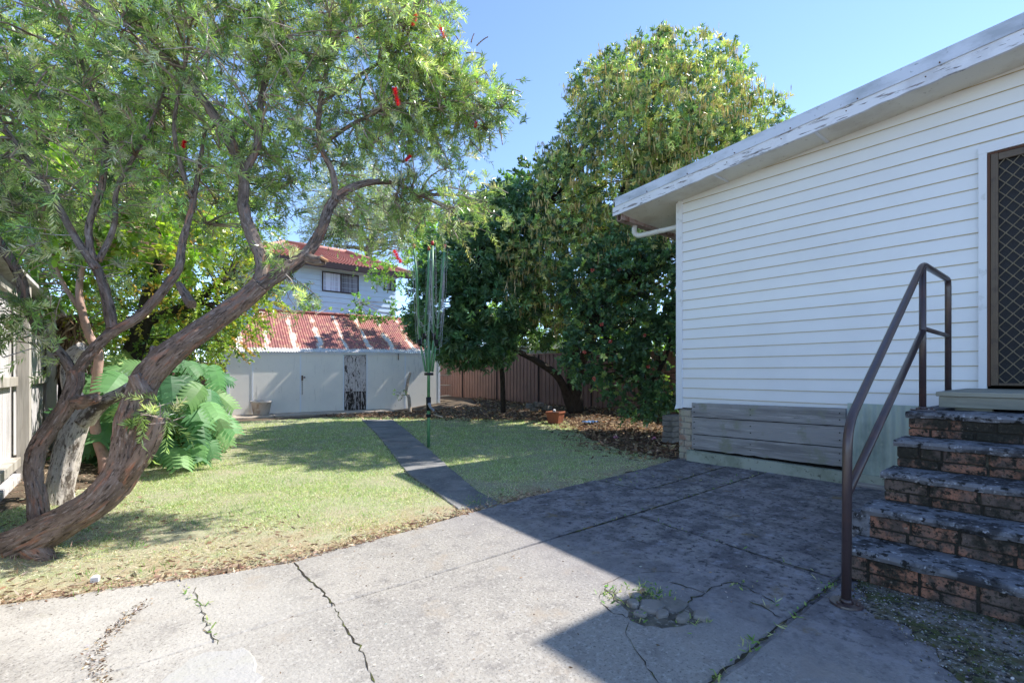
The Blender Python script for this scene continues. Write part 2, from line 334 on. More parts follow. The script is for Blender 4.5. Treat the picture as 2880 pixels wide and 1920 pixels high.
def grid_sheet(name, xs, ys, zf, m):
    X, Y = np.meshgrid(xs, ys, indexing='ij'); Z = zf(X, Y)
    v = np.stack([X, Y, Z], -1).reshape(-1, 3); ny = len(ys); f = []
    for i in range(len(xs) - 1):
        for j in range(ny - 1):
            a = i * ny + j; f.append((a, a + ny, a + ny + 1, a + 1))
    me = bpy.data.meshes.new(name); me.from_pydata(v.tolist(), [], f); me.polygons.foreach_set('use_smooth', [True] * len(f))
    return add_mesh(name, me, m)
def axis(a, b, step, far):
    c = list(np.arange(a, b + 1e-6, step)); return [-far, -far / 3, -far / 10, a - 5] + c + [b + 5, far / 10 + b, far / 3, far]
gnd = grid_sheet('ground', axis(-3, 14, .25, 900), axis(-5, 24, .25, 900),
    lambda x, y: terrain(x, y) - .035 - .02 * sm(3.7, 3.2, y) * (x < 7), MT['soilground']); tag(gnd, kind='structure')

# lawn outline (metres) - the path splits it
PATH_L = [G(1290, 1432), G(1240, 1392), G(1145, 1332), G(1093, 1262), G(1055, 1215), G(1018, 1180)]
PATH_R = [G(1420, 1420), G(1359, 1395), G(1262, 1312), G(1206, 1262), G(1150, 1215), G(1105, 1180)]
edge = [(-2.2, 3.72), (-.9, 3.72), (-.3, 3.55), (.2, 3.42), (.83, 3.27), (1.6, 3.34), (2.3, 3.45), (2.9, 3.5), (3.7, 3.58), (4.9, 3.66), (6.0, 3.8)]
LAWN = edge + [(6.1, 4.8), (6.7, 6.05), (8.0, 7.6), (8.5, 8.4), (7.8, 9.9), (6.5, 11.6), (5.4, 12.7), (4.6, 13.3), (1.9, 13.75), (1.5, 11.5), (1.0, 9.6), (.3, 8.0), (-.35, 6.6), (-.75, 5.4), (-2.2, 5.2)]
PATH = PATH_L[1:] + PATH_R[::-1][:-1]
def inpoly(x, y, poly):
    x = np.asarray(x); y = np.asarray(y); r = np.zeros(x.shape, bool); n = len(poly)
    for i in range(n):
        x0, y0 = poly[i][0], poly[i][1]; x1, y1 = poly[(i + 1) % n][0], poly[(i + 1) % n][1]
        c = ((y0 > y) != (y1 > y)) & (x < (x1 - x0) * (y - y0) / (y1 - y0 + 1e-12) + x0); r ^= c
    return r
def rough_poly(poly, step=.12, amp=.012, seed=0):
    out = []; n = len(poly); r = np.random.default_rng(seed)
    for i in range(n):
        a = np.array(poly[i][:2], float); b = np.array(poly[(i + 1) % n][:2], float); L = np.linalg.norm(b - a); k = max(1, int(L / step))
        nrm = np.array([-(b - a)[1], (b - a)[0]]) / max(L, 1e-6)
        for q in range(k):
            t = q / k; d = amp * (r.standard_normal() * .8) if q else 0
            out.append(tuple(a + (b - a) * t + nrm * d))
    return out
def slab(mb, poly, z0, z1, amp=.006, seed=0, step=.1, tilt=0.0, mi=0):
    pl = rough_poly(poly, step, amp, seed); n = len(pl)
    cx = sum(p[0] for p in pl) / n; cy = sum(p[1] for p in pl) / n
    r = np.random.default_rng(seed + 100); tx, ty = r.uniform(-tilt, tilt, 2)
    zt = lambda p: z1 + (p[0] - cx) * tx + (p[1] - cy) * ty
    ins = []
    for p in pl:
        d = math.hypot(p[0] - cx, p[1] - cy); s = max(0, 1 - .010 / max(d, .02)); ins.append((cx + (p[0] - cx) * s, cy + (p[1] - cy) * s))
    vs = [(p[0], p[1], z0) for p in pl] + [(p[0], p[1], zt(p) - .008) for p in pl] + [(p[0], p[1], zt(p)) for p in ins]
    fs = [(i, (i + 1) % n, n + (i + 1) % n, n + i) for i in range(n)] + [(n + i, n + (i + 1) % n, 2 * n + (i + 1) % n, 2 * n + i) for i in range(n)] + [list(range(2 * n, 3 * n))]
    mb.add(vs, fs, mi)
# lawn base sheet (fan-free: fine grid clipped by the outline)
def lawn_mask(x, y):
    wob = .05 * np.sin(x * 9.1 + y * 3) + .04 * np.sin(x * 23 + 1)
    return inpoly(x, y + wob * (y < 4.6), LAWN) & ~inpoly(x, y, PATH)
xs = np.arange(-2.3, 8.8, .06); ys = np.arange(3.2, 14, .06)
X, Y = np.meshgrid(xs, ys, indexing='ij'); cxm = (X[:-1, :-1] + .03); cym = (Y[:-1, :-1] + .03)
keep = inpoly(cxm, cym, LAWN) & ~inpoly(cxm, cym, PATH)
Z = terrain(X, Y) - .012 + .006 * np.sin(X * 5) * np.cos(Y * 4.3)
idx = np.arange(X.size).reshape(X.shape); ii, jj = np.nonzero(keep)
fc = np.stack([idx[ii, jj], idx[ii + 1, jj], idx[ii + 1, jj + 1], idx[ii, jj + 1]], -1)
used = np.unique(fc); remap = np.zeros(X.size, int); remap[used] = np.arange(len(used))
vv = np.stack([X, Y, Z], -1).reshape(-1, 3)[used]
me = bpy.data.meshes.new('lawn'); me.from_pydata(vv.tolist(), [], remap[fc].tolist()); tag(add_mesh('lawn', me, MT['lawnbase']), kind='structure')

# patio slabs with open joints
mb = MB(); GAP = .004
def sl(poly, seed, z=0.0, **k): slab(mb, poly, -.06, z, seed=seed, tilt=.002, **k)
def rect(x0, x1, y0, y1, g=GAP): return [(x0 + g, y0 + g), (x1 - g, y0 + g), (x1 - g, y1 - g), (x0 + g, y1 - g)]
sl([(-2.5, 2.515), (4.15, 2.53), (4.1, 3.58), (3.7, 3.56), (2.9, 3.48), (2.3, 3.43), (1.6, 3.32), (.85, 3.25), (.36, 3.35), (.2, 3.42), (-.3, 3.55), (-.9, 3.72), (-2.5, 3.74)], 1)
sl([(4.17, 2.535), (6.12, 2.58), (6.12, 3.05), (4.15, 2.95)], 33, .0)
sl([(4.15, 2.97), (6.12, 3.07), (6.12, 3.80), (4.9, 3.66), (4.12, 3.59)], 34, -.008)
sl([(-2.5, .98), (3.18, .98), (3.28, 1.6), (3.36, 2.50), (-2.5, 2.505)], 5)
sl([(3.2, .98), (6.12, .98), (6.12, 2.57), (3.38, 2.52), (3.3, 1.6)], 6, .002)
sl(rect(-2.5, 1.6, -2.5, .95), 7); sl(rect(1.6, 3.20, -2.5, .955), 8, -.002); sl(rect(3.2, 6.12, -2.5, .955), 9, -.02)
mb.add([(-2.5, -2.5, -.009), (6.1, -2.5, -.009), (6.1, 3.45, -.009), (-2.5, 3.25, -.009)], [(0, 1, 2, 3)])
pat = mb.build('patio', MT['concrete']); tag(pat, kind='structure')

# cracks and dirt seams lying in the slabs
def ribbon(mb, pts, w0, jit=.02, z=.003, seed=0, step=.03):
    r = np.random.default_rng(seed); P_ = [np.array(p[:2], float) for p in pts]; out = []
    for i in range(len(P_) - 1):
        L = np.linalg.norm(P_[i + 1] - P_[i]); k = max(1, int(L / step))
        for q in range(k):
            t = q / k; out.append(P_[i] * (1 - t) + P_[i + 1] * t + r.standard_normal(2) * jit * .8)
    out.append(P_[-1]); n = len(out); vs = []
    for i, p in enumerate(out):
        d = out[min(i + 1, n - 1)] - out[max(i - 1, 0)]; d = d / (np.linalg.norm(d) + 1e-9); nn = np.array([-d[1], d[0]])
        ww = w0 * .42 * r.uniform(.2, 1.9) * (0.25 if i in (0, n - 1) else 1)
        vs += [(*(p + nn * ww), z), (*(p - nn * ww), z)]
    mb.add(vs, [(2 * i, 2 * i + 1, 2 * i + 3, 2 * i + 2) for i in range(n - 1)])
mb = MB()
D = lambda *a: [G(a[i] * 1.2245, a[i + 1] * 1.2245) for i in range(0, len(a), 2)]
ribbon(mb, D(668, 1284, 700, 1322, 735, 1352, 770, 1393), .009, .005, seed=31)
ribbon(mb, D(768, 1396, 800, 1455, 828, 1490, 862, 1568), .007, .007, seed=2)
ribbon(mb, D(447, 1345, 462, 1400, 480, 1450, 500, 1480), .004, .008, seed=3)
ribbon(mb, D(1380, 1345, 1440, 1320, 1470, 1315, 1520, 1311, 1575, 1318), .003, .006, seed=4)
ribbon(mb, D(1535, 1335, 1590, 1352, 1620, 1362), .006, .008, seed=5)
ribbon(mb, D(1620, 1362, 1660, 1340, 1700, 1340, 1780, 1385), .006, .012, seed=6)
ribbon(mb, D(1560, 1410, 1590, 1372, 1620, 1362), .009, .010, seed=7)
ribbon(mb, D(1445, 1425, 1440, 1462, 1475, 1510, 1512, 1568), .004, .008, seed=8)
ribbon(mb, D(1720, 1378, 1760, 1398, 1800, 1420), .006, .008, seed=9)
ribbon(mb, D(1480, 1187, 1520, 1205, 1600, 1228, 1700, 1250), .004, .006, seed=10)
ribbon(mb, D(1395, 1355, 1372, 1375, 1400, 1400, 1440, 1420, 1500, 1350), .004, .010, seed=14)
ribbon(mb, [(2.45, 2.512), (3.3, 2.515), (4.2, 2.53), (5.2, 2.555), (6.1, 2.575)], .018, .003, seed=21, step=.04)
ribbon(mb, [(1.72, .962), (2.2, .962), (2.7, .965), (3.25, .968)], .013, .005, seed=22)
ribbon(mb, [(3.23, 1.0), (3.27, 1.6), (3.36, 2.48)], .012, .006, seed=23)
ribbon(mb, [(4.14, 3.56), (4.14, 2.97), (5.0, 3.0), (6.1, 3.06)], .02, .012, seed=24)
tag(mb.build('cracks', MT['crack']), kind='structure')
mb = MB(); slab(mb, D(598, 1600, 585, 1510, 560, 1488, 530, 1495, 470, 1500, 380, 1555, 345, 1600), 0.001, .010, amp=.012, seed=3, step=.05)
tag(mb.build('cement_patch', MT['pale_patch']), kind='structure')
mb = MB(); slab(mb, D(1975, 1335, 1990, 1400, 2010, 1420, 2080, 1435, 2150, 1500, 2200, 1560, 2300, 1600, 2700, 1750, 2700, 1500, 2250, 1405, 2100, 1365), .001, .007, amp=.02, seed=5, step=.04)
tag(mb.build('mossy_ground_strip', MT['moss']), kind='structure')
# path slabs
mb = MB(); n = 12
def lerp_line(L, t):
    d = [0]; 
    for i in range(1, len(L)): d.append(d[-1] + np.linalg.norm(L[i][:2] - L[i - 1][:2]))
    s = t * d[-1]
    for i in range(1, len(L)):
        if s <= d[i] + 1e-9:
            q = (s - d[i - 1]) / (d[i] - d[i - 1]); return L[i - 1][:2] * (1 - q) + L[i][:2] * q
    return L[-1][:2]
for i in range(n):
    a, b = i / n + .0012, (i + 1) / n - .0012
    slab(mb, [lerp_line(PATH_L, a), lerp_line(PATH_R, a), lerp_line(PATH_R, b), lerp_line(PATH_L, b)], -.06, .004 + .004 * (i % 2), amp=.006, seed=40 + i, tilt=.004)
tag(mb.build('path', MT['pathcon']), kind='structure')

# ================================================================== house
WXP = 6.16                       # wall plane
house = thing('house', 'white weatherboard house with sloping white-edged roof on the right', 'house', (WXP, 0, 0))
slope = -.078
def soff(y): return 3.585 + (4.635 - y) * .078       # soffit height
YC = 3.81; YD0 = .72; YD1 = -.28
ZF = .72
boards = MB(); lines = MB()
bp = .1372; z = ZF
k = 0
while z < 4.4:
    for (ya, yb) in ([(YD0, YC - .06)] + [(-5.0, YD1)]):
        if z > 3.28 and ya == YD0: ya = -.28
        # clip against the soffit: board top follows slope
        zt = z + bp
        if z > soff(yb) - .02 and z > soff(ya) - .02: continue
        n = 26; vs = []
        for i in range(n + 1):
            y = ya + (yb - ya) * i / n; top = min(zt, soff(y) + .01); bot = min(z, soff(y) + .005)
            fr = (top - z) / bp
            wv = .0008 * math.sin(y * 3 + k)
            vs += [(WXP - .011 + wv, y, bot), (WXP - .011 + wv, y, bot + .001), (WXP - .011 + .008 * max(fr, 0) + wv, y, top)]
        boards.add(vs, [(3 * i, 3 * i + 1, 3 * i + 4, 3 * i + 3) for i in range(n)] + [(3 * i + 1, 3 * i + 2, 3 * i + 5, 3 * i + 4) for i in range(n)])
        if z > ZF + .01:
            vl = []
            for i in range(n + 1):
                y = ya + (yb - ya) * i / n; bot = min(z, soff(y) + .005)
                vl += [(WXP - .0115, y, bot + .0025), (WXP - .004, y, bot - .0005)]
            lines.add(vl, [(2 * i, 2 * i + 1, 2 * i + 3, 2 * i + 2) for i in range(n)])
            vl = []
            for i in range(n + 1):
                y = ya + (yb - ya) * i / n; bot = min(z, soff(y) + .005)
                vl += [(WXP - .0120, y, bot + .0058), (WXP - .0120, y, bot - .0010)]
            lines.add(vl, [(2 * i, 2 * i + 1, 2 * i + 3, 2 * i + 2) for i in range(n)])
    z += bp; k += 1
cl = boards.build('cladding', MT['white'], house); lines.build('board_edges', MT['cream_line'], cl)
# solid body behind the boards
mb = MB()
mb.prism([(-5, ZF), (YD1 - .02, ZF), (YD1 - .02, 3.24), (YD0 - .04, 3.24), (YD0 - .04, ZF), (YC, ZF), (YC, soff(YC)), (-5, soff(-5))], 'x', WXP + .001, WXP + .12)
mb.box(WXP + .12, 13, YC - .1, YC - .02, ZF, 3.6)
wl = mb.build('wall', MT['white'], house)
mb = MB(); mb.box(WXP + .4, WXP + .42, -5, YC - .2, -.1, 3.4); mb.box(WXP + .121, WXP + .4, -5, YC - .12, ZF - .1, ZF - .02)
mb.build('interior_backing', MT['void'], house)
mb = MB(); mb.box(WXP - .032, WXP + .002, YC - .06, YC + .004, ZF - .012, soff(YC)); mb.box(WXP - .032, WXP + .07, YC + .005, YC + .03, ZF - .012, soff(YC) - .02)
mb.build('corner_board', MT['trim'], house)
mb = MB(); mb.add([(WXP - .03, YC - .07, ZF - .003), (WXP - .045, YC + .045, ZF - .03), (WXP + .07, YC + .06, ZF - .03), (WXP + .07, YC - .07, ZF - .003), (WXP - .03, YC - .07, ZF + .01), (WXP - .03, YC + .03, ZF + .05), (WXP + .07, YC + .03, ZF + .05), (WXP + .07, YC - .07, ZF + .01)],
    [(0, 3, 2, 1), (4, 5, 6, 7), (0, 1, 5, 4), (1, 2, 6, 5), (2, 3, 7, 6), (3, 0, 4, 7)]); mb.build('corner_flashing', MT['trim'], house)
# yellowed frieze strip directly under the soffit
# soffit, fascia, capping, roof
XF = 5.70; YE = 4.635
mb = MB(); ns = 60
def strip(mb, x0, x1, y0, y1, zoff, n=40, th=.012, mi=0, wob=0.0):
    vs = []
    for i in range(n + 1):
        y = y0 + (y1 - y0) * i / n; z = soff(y) + zoff + wob * math.sin(i * 1.7)
        vs += [(x0, y, z), (x1, y, z), (x1, y, z + th), (x0, y, z + th)]
    fs = []
    for i in range(n):
        a = 4 * i; b = a + 4
        fs += [(a, a + 1, b + 1, b), (a + 1, a + 2, b + 2, b + 1), (a + 2, a + 3, b + 3, b + 2), (a + 3, a, b, b + 3)]
    fs += [(0, 3, 2, 1), (4 * n, 4 * n + 1, 4 * n + 2, 4 * n + 3)]
    mb.add(vs, fs, mi)
for (a, b) in [(-5, 1.93), (1.95, 3.07), (3.09, YC + .03)]: strip(mb, XF + .03, WXP + .05, a, b, 0)
mb.build('soffit', MT['soffit'], house)
for yj in (1.94, 3.08):
    mb = MB(); mb.box(XF + .03, WXP - .02, yj - .016, yj + .016, soff(yj) - .008, soff(yj) - .001); mb.build('soffit_batten', MT['trim'], house)
# boxed eave beyond the wall end: underside drops from the soffit to the gutter line
mb = MB()
e0 = [(XF + .03, YC + .03, soff(YC) - .004), (WXP + .05, YC + .03, soff(YC) - .004), (13, YC + .03, soff(YC) - .004)]
e1 = [(XF + .05, YE - .12, soff(YE) - .006), (WXP + .05, YE - .12, soff(YE) - .045), (13, YE - .12, soff(YE) - .05)]
mb.add(e0 + e1 + [(p[0], p[1], p[2] + .012) for p in e0 + e1], [(0, 1, 4, 3), (1, 2, 5, 4), (6, 9, 10, 7), (7, 10, 11, 8), (0, 3, 9, 6), (3, 4, 10, 9), (4, 5, 11, 10)])
mb.build('eave_lining', MT['soffit'], house)
mb = MB(); mb.box(XF + .06, 13, YE - .125, YE - .105, soff(YE) - .09, soff(YE) + .08); mb.box(XF + .10, 13, YE - .104, YE + .0, soff(YE) - .085, soff(YE) - .075); mb.box(XF + .10, 13, YE - .012, YE, soff(YE) - .075, soff(YE) + .02)
mb.build('gutter', MT['gutter'], house)
mb = MB(); zp = soff(YE) - .26
pth, rr = resample([(WXP + .02, YE - .05, soff(YE) - .08), (WXP + .0, YE - .05, zp + .07), (WXP + .01, YE - .12, zp + .005), (WXP + .03, YE - .3, zp), (WXP + .09, YC + .06, zp)], [.038] * 5, .04); mb.tube(pth, rr, 12)
mb.build('downpipe', MT['pvc'], house)
mb = MB()
def band(mb, x0, x1, y0, y1, za, zb, n=70, rag=0.0, seed=0):
    r = np.random.default_rng(seed); vs = []
    for i in range(n + 1):
        y = y0 + (y1 - y0) * i / n; lo = soff(y) + za + rag * abs(mnoise.noise((y * 4, seed, 0))) * 2; hi = soff(y) + zb
        vs += [(x0, y, lo), (x0, y, hi), (x1, y, hi), (x1, y, lo)]
    fs = []
    for i in range(n):
        a = 4 * i; b = a + 4; fs += [(a, b, b + 1, a + 1), (a + 1, b + 1, b + 2, a + 2), (a + 2, b + 2, b + 3, a + 3), (a + 3, b + 3, b, a)]
    fs += [(0, 1, 2, 3), (4 * n + 3, 4 * n + 2, 4 * n + 1, 4 * n)]
    mb.add(vs, fs)
band(mb, XF, XF + .03, -5, YE, -.028, .10, 260, .012, 3); fa = mb.build('fascia', MT['fascia'], house)
mb = MB(); band(mb, XF - .010, XF - .001, 2.30, YE - .05, .098, .222, 40); band(mb, XF - .012, XF - .002, -5, 2.315, .096, .224, 40)
band(mb, XF - .001, XF + .08, -5, YE - .05, .216, .23, 10)
mb.build('capping', MT['flash'], house)
for i, y in enumerate(np.arange(.3, 4.5, .62)):
    zz = soff(y) + .115; mb = MB(); mb.tube([(XF - .022, y, zz), (XF - .010, y, zz)], [.006, .007], 7); mb.build('screw_head', MT['rust'], house)
    zz = soff(y) + .04; mb = MB(); mb.tube([(XF - .006, y + .1, zz), (XF + .004, y + .1, zz)], [.006, .006], 7); mb.build('screw_head', MT['rust'], house)
mb = MB(); strip(mb, XF + .02, 13, -5, YE, .185, 8, .03); mb.build('roof', MT['roof'], house)
# taller main roof behind the door end (its edge throws the notched shadow on the patio)
HU = 5.40; xu = 1.474 + .84 * HU; yu = 1.59 - .20 * HU
mb = MB(); mb.prism([(xu, -9), (13, -9), (13, .1), (7.45, .30), (7.45, yu), (xu, yu)], 'z', HU - .05, HU + .06); up = mb.build('upper_roof', MT['roof'], house)
mb = MB(); mb.box(WXP + .04, 12.6, -8.8, .30, 3.8, HU - .052); mb.build('upper_wall', MT['white'], house)
# footing zone
def pxw(u, v): return WX(u, v, WXP)
mb = MB(); mb.box(WXP + .0, 6.4, 3.50, YC - .01, -.05, ZF - .02); pier = mb.build('brick_pier', MT['mortar'], house)
mb = MB(); r = random.Random(3)
zz = 0.0; c = 0
while zz < ZF - .05:
    h = .076; y = 3.50 - (.11 if c % 2 else 0)
    while y < YC - .01:
        a = max(y, 3.50); b = min(y + .222, YC - .002)
        if b - a > .02: mb.box(WXP - .008 - r.random() * .003, WXP + .02, a + .004, b - .004, zz + .004, zz + h, 0, .003)
        y += .232
    for x in np.arange(WXP + .0, 6.38, .115): mb.box(x, x + .107, YC - .012, YC + .002, zz + .004, zz + h, 0, .002)
    zz += .086; c += 1
mb.build('bricks', MT['brick_pale'], pier)
yl = pxw(1953, 1150)[1]; yr = pxw(2384, 1200)[1]
zt0 = pxw(1953, 1132)[2]; zt1 = pxw(2382, 1146)[2]
# three planks, slightly fallen: heights from the survey of both ends
def hz(u, v): return pxw(u, v)[2]
L_ = [hz(1953, v) for v in (1131, 1171, 1219, 1260)]; R_ = [hz(2383, v) for v in (1146, 1198, 1258, 1313)]
pk = thing('plank_panel', 'weathered grey timber planks closing the gap under the weatherboards', 'wooden panel', (WXP, 2.5, 0))
for i in range(3):
    mb = MB(); x0 = WXP - .055 - (.012 if i != 1 else .004); n = 30
    vs = []
    for q in range(n + 1):
        t = q / n; y = yl + (yr - yl) * t
        zb = L_[i + 1] * (1 - t) + R_[i + 1] * t + .007 + .004 * mnoise.noise((y * 6, i, 0)) + (.012 * mnoise.noise((y * 9, 7, 0)) if i == 2 else 0)
        zt = L_[i] * (1 - t) + R_[i] * t - .004 + .005 * mnoise.noise((y * 11, i + 5, 0))
        xx = x0 - .006 * math.sin(t * 3.1)
        vs += [(xx, y, zb), (xx, y, zt), (xx + .03, y, zt), (xx + .03, y, zb)]
    fs = []
    for q in range(n):
        a = 4 * q; b = a + 4; fs += [(a, b, b + 1, a + 1), (a + 1, b + 1, b + 2, a + 2), (a + 3, b + 3, b, a)]
    fs += [(0, 1, 2, 3), (4 * n + 3, 4 * n + 2, 4 * n + 1, 4 * n)]
    mb.add(vs, fs); mb.build('plank', MT['plank'], pk)
for i in range(3):
    for t in (.02, .44, .97):
        for dz in (.35, .7):
            y = yl + (yr - yl) * t; z = (L_[i] * (1 - t) + R_[i] * t) * dz + (L_[i + 1] * (1 - t) + R_[i + 1] * t) * (1 - dz)
            mb = MB(); mb.tube([(WXP - .078, y, z), (WXP - .066, y, z)], .006, 6); mb.build('nail', MT['void'], pk)
mb = MB(); mb.box(WXP - .02, WXP - .012, yr, yl, .1, ZF - .02); mb.build('shadow_gap_backing', MT['void'], house)
mb = MB(); n = 24; vs = []
ya, yb = yl + .06, yr - .45
for q in range(n + 1):
    t = q / n; y = ya + (yb - ya) * t; zt = (hz(1950, 1262)) * (1 - t) + hz(2384, 1322) * t + .004 * mnoise.noise((y * 5, 3, 0)) - .008
    vs += [(WXP - .10, y, -.03), (WXP - .098, y, zt), (WXP - .0, y, zt + .003), (WXP, y, -.03)]
fs = []
for q in range(n): a = 4 * q; b = a + 4; fs += [(a, b, b + 1, a + 1), (a + 1, b + 1, b + 2, a + 2)]
fs += [(0, 1, 2, 3), (4 * n + 3, 4 * n + 2, 4 * n + 1, 4 * n)]
mb.add(vs, fs); mb.build('concrete_footing', MT['plinth'], house)
# corrugated sheet beside the steps
mb = MB(); ya, yb = yr - .012, .9; n = 110; vs = []
for q in range(n + 1):
    y = ya + (yb - ya) * q / n; x = WXP - .05 + .008 * math.sin(q / n * (ya - yb) / .08 * 2 * math.pi)
    vs += [(x, y, .02), (x, y, hz(2400, 1133))]
mb.add(vs, [(2 * i, 2 * i + 2, 2 * i + 3, 2 * i + 1) for i in range(n)], 0, True)
mb.build('corrugated_sheet', MT['sheet'], house)
mb = MB(); mb.box(WXP - .12, WXP - .06, .9, 1.75, .0, .05); o_ = mb.build('timber_offcut', MT['plank']); tag(o_, 'dark timber offcut lying against the green sheet by the steps', 'timber'); 
# ---- door
DZ0, DZ1 = 1.085, 3.21
dt = MB()
dt.box(WXP - .045, WXP, .665, .72, DZ0 - .05, DZ1 + .0015); dt.box(WXP - .047, WXP + .001, -.34, .722, DZ1 + .002, DZ1 + .075); dt.box(WXP - .045, WXP, -.34, -.285, DZ0 - .05, DZ1 + .0015)
dt.build('door_architrave', MT['trim'], house)
mb = MB(); mb.box(WXP - .03, WXP + .04, .645, .6645, DZ0, DZ1); mb.box(WXP - .03, WXP + .04, -.2845, -.265, DZ0, DZ1); mb.box(WXP - .029, WXP + .04, -.265, .645, DZ1 - .018, DZ1 - .001)
dj = mb.build('door_jamb', MT['rust'], house)
mb = MB()
mb.box(WXP - .035, WXP - .008, .592, .642, DZ0 + .005, DZ1 - .02, 0, .004); mb.box(WXP - .035, WXP - .008, -.262, -.205, DZ0 + .005, DZ1 - .02, 0, .004)
mb.box(WXP - .0345, WXP - .009, -.205, .592, DZ1 - .085, DZ1 - .022, 0, .004); mb.box(WXP - .0345, WXP - .009, -.205, .592, DZ0 + .005, DZ0 + .03, 0, .004)
mb.box(WXP - .040, WXP - .035, .612, .624, DZ0 + .02, DZ1 - .04)
door = mb.build('security_door', MT['door'], house)
mb = MB(); sy, sz = .094, .112; y0, y1, z0, z1 = -.205, .592, DZ0 + .03, DZ1 - .085
xg = WXP - .022
def clipseg(a, b):
    d = b - a; t0, t1 = 0, 1
    for ax, lo, hi in ((0, y0, y1), (1, z0, z1)):
        if abs(d[ax]) < 1e-9: continue
        ta, tb = (lo - a[ax]) / d[ax], (hi - a[ax]) / d[ax]
        t0 = max(t0, min(ta, tb)); t1 = min(t1, max(ta, tb))
    return (a + d * t0, a + d * t1) if t1 > t0 else None
for sgn in (1, -1):
    for k in range(-30, 60):
        # wavy strips pinched at the nodes (expanded lattice look)
        a = np.array([y0 - 1, z0 + k * sz - sgn * (1) / sy * sz]); b = np.array([y1 + 1, z0 + k * sz + sgn * (y1 - y0 + 1) / sy * sz])
        s = clipseg(a, b)
        if s:
            p, q = s; mb.tube([(xg + .002 * sgn, p[0], p[1]), (xg + .002 * sgn, q[0], q[1])], .0042, 5, cap=False)
for i in range(0, 20):
    for j in range(0, 42):
        yy = y0 + i * sy / 2; zz = z0 + j * sz / 2
        if (i + j) % 2 == 0 and yy < y1 and zz < z1: mb.tube([(xg - .007, yy, zz), (xg + .003, yy, zz)], [.006, .009], 6)
mb.build('lattice', MT['lattice'], door)
mb = MB(); mb.box(WXP + .006, WXP + .010, y0, y1, z0, z1); mb.build('fly_screen', MT['screen'], door)

# ================================================================== brick steps
st = thing('brick_steps', 'mossy red brick steps with concrete treads climbing to the screen door', 'steps', (4.2, 0, 0))
XR = [3.30, 3.58, 3.86, 4.15, 4.44]; HT = [.19, .375, .56, .745, .925]; YL = [.955, .935, .905, .90, .895]
body = MB(); treads = MB(); br = MB(); r = random.Random(9); YR = -1.6
for i in range(5):
    x0 = XR[i]; x1 = XR[i + 1] if i < 4 else WXP - .03; hprev = HT[i - 1] if i else 0; h = HT[i]
    body.box(x0 + .012, (x1 + .02) if i < 4 else x1, YR, YL[i] - .012, -.03 if i == 0 else hprev - .05, h - .03)
    # tread slab with rough nose
    n = 56; m_ = 12; vs = []
    xa = x0 - .022; xb = x1 + .012 if i < 4 else x1
    for q in range(n + 1):
        y = YL[i] + .012 + (YR - YL[i]) * q / n
        nose = .010 * mnoise.noise((y * 7, i * 3.1, 0)) + .006 * mnoise.noise((y * 22, i, 2)); drop = .010 * mnoise.noise((y * 9, i * 1.7, 5))
        vs.append((xa + .014 + nose, y, h - .046 + drop)); vs.append((xa + nose, y, h - .022)); vs.append((xa + .010 + nose, y, h - .004))
        for e in range(m_ - 3):
            x = xa + .03 + (xb - xa - .03) * e / (m_ - 4)
            vs.append((x, y, h + .004 * mnoise.noise((x * 9, y * 9, i)) - (.006 * max(0, mnoise.noise((x * 3, y * 3, i + 9))))))
    fs = [(q * m_ + e, q * m_ + e + 1, (q + 1) * m_ + e + 1, (q + 1) * m_ + e) for q in range(n) for e in range(m_ - 1)]
    fs += [[e for e in range(m_)] ]
    treads.add(vs, fs)
    # two courses of bricks in each riser and in the exposed end
    base = hprev; H = h - .046 - base; c1 = H * .44; rows = [(base, base + c1), (base + c1, base + H)]
    for ri, (za, zb) in enumerate(rows):
        y = YL[i] + (.0 if (ri + i) % 2 else .10) ; first = True
        if i == 1 and True: y = YL[i]
        while y > YR:
            Lb = r.choice([.225, .225, .21, .11 if r.random() < .3 else .225]); a, b = y - Lb, min(y, YL[i])
            if b - a > .03: br.box(x0 + r.uniform(-.004, .006), x0 + .06, a + .006, b - .006, za + .005, zb - .004, 0, .005)
            y -= Lb + .002
        x = x0 + .012
        while x < x1 + (0.0 if i < 4 else 0):
            br.box(x, min(x + .21, WXP - .04), YL[i] - .05, YL[i] - .003 + r.uniform(-.002, .002), za + .006, zb - .005, 0, .004); x += .22
body.build('core', MT['moss_mortar'], st)
tr = treads.build('treads', MT['tread'], st); br.build('bricks', MT['brick_red'], st)
# rendered block at the left end of step two
mb = MB(); mb.box(XR[1] - .012, XR[1] + .05, YL[1] - .03, YL[1] + .075, HT[0], HT[1] - .04, 0, .008); mb.box(XR[1] + .0, XR[1] + .25, YL[1] + .01, YL[1] + .07, -.02, HT[1] - .05, 0, .006)
mb.build('render_block', MT['tread'], st)
ts = thing('timber_door_step', 'grey-green timber box step below the screen door', 'door step', (5.4, 0, .93))
mb = MB(); mb.box(4.80, WXP - .045, -1.2, .80, 1.028, 1.062, 0, .004); mb.build('top_boards', MT['deckwood'], ts)
mb = MB(); mb.box(4.815, 4.85, -1.2, .785, .945, 1.026, 0, .003); mb.box(4.85, WXP - .05, .755, .784, .945, 1.026); mb.build('front_board', MT['deckwood'], ts)
for (a_, b_, c_, d_) in ((4.87, 4.93, -1.1, -.9), (4.87, 4.93, .5, .7), (5.8, 5.9, .5, .7)):
    mb = MB(); mb.box(a_, b_, c_, d_, .925, 1.026); mb.build('bearer', MT['deckwood'], ts)

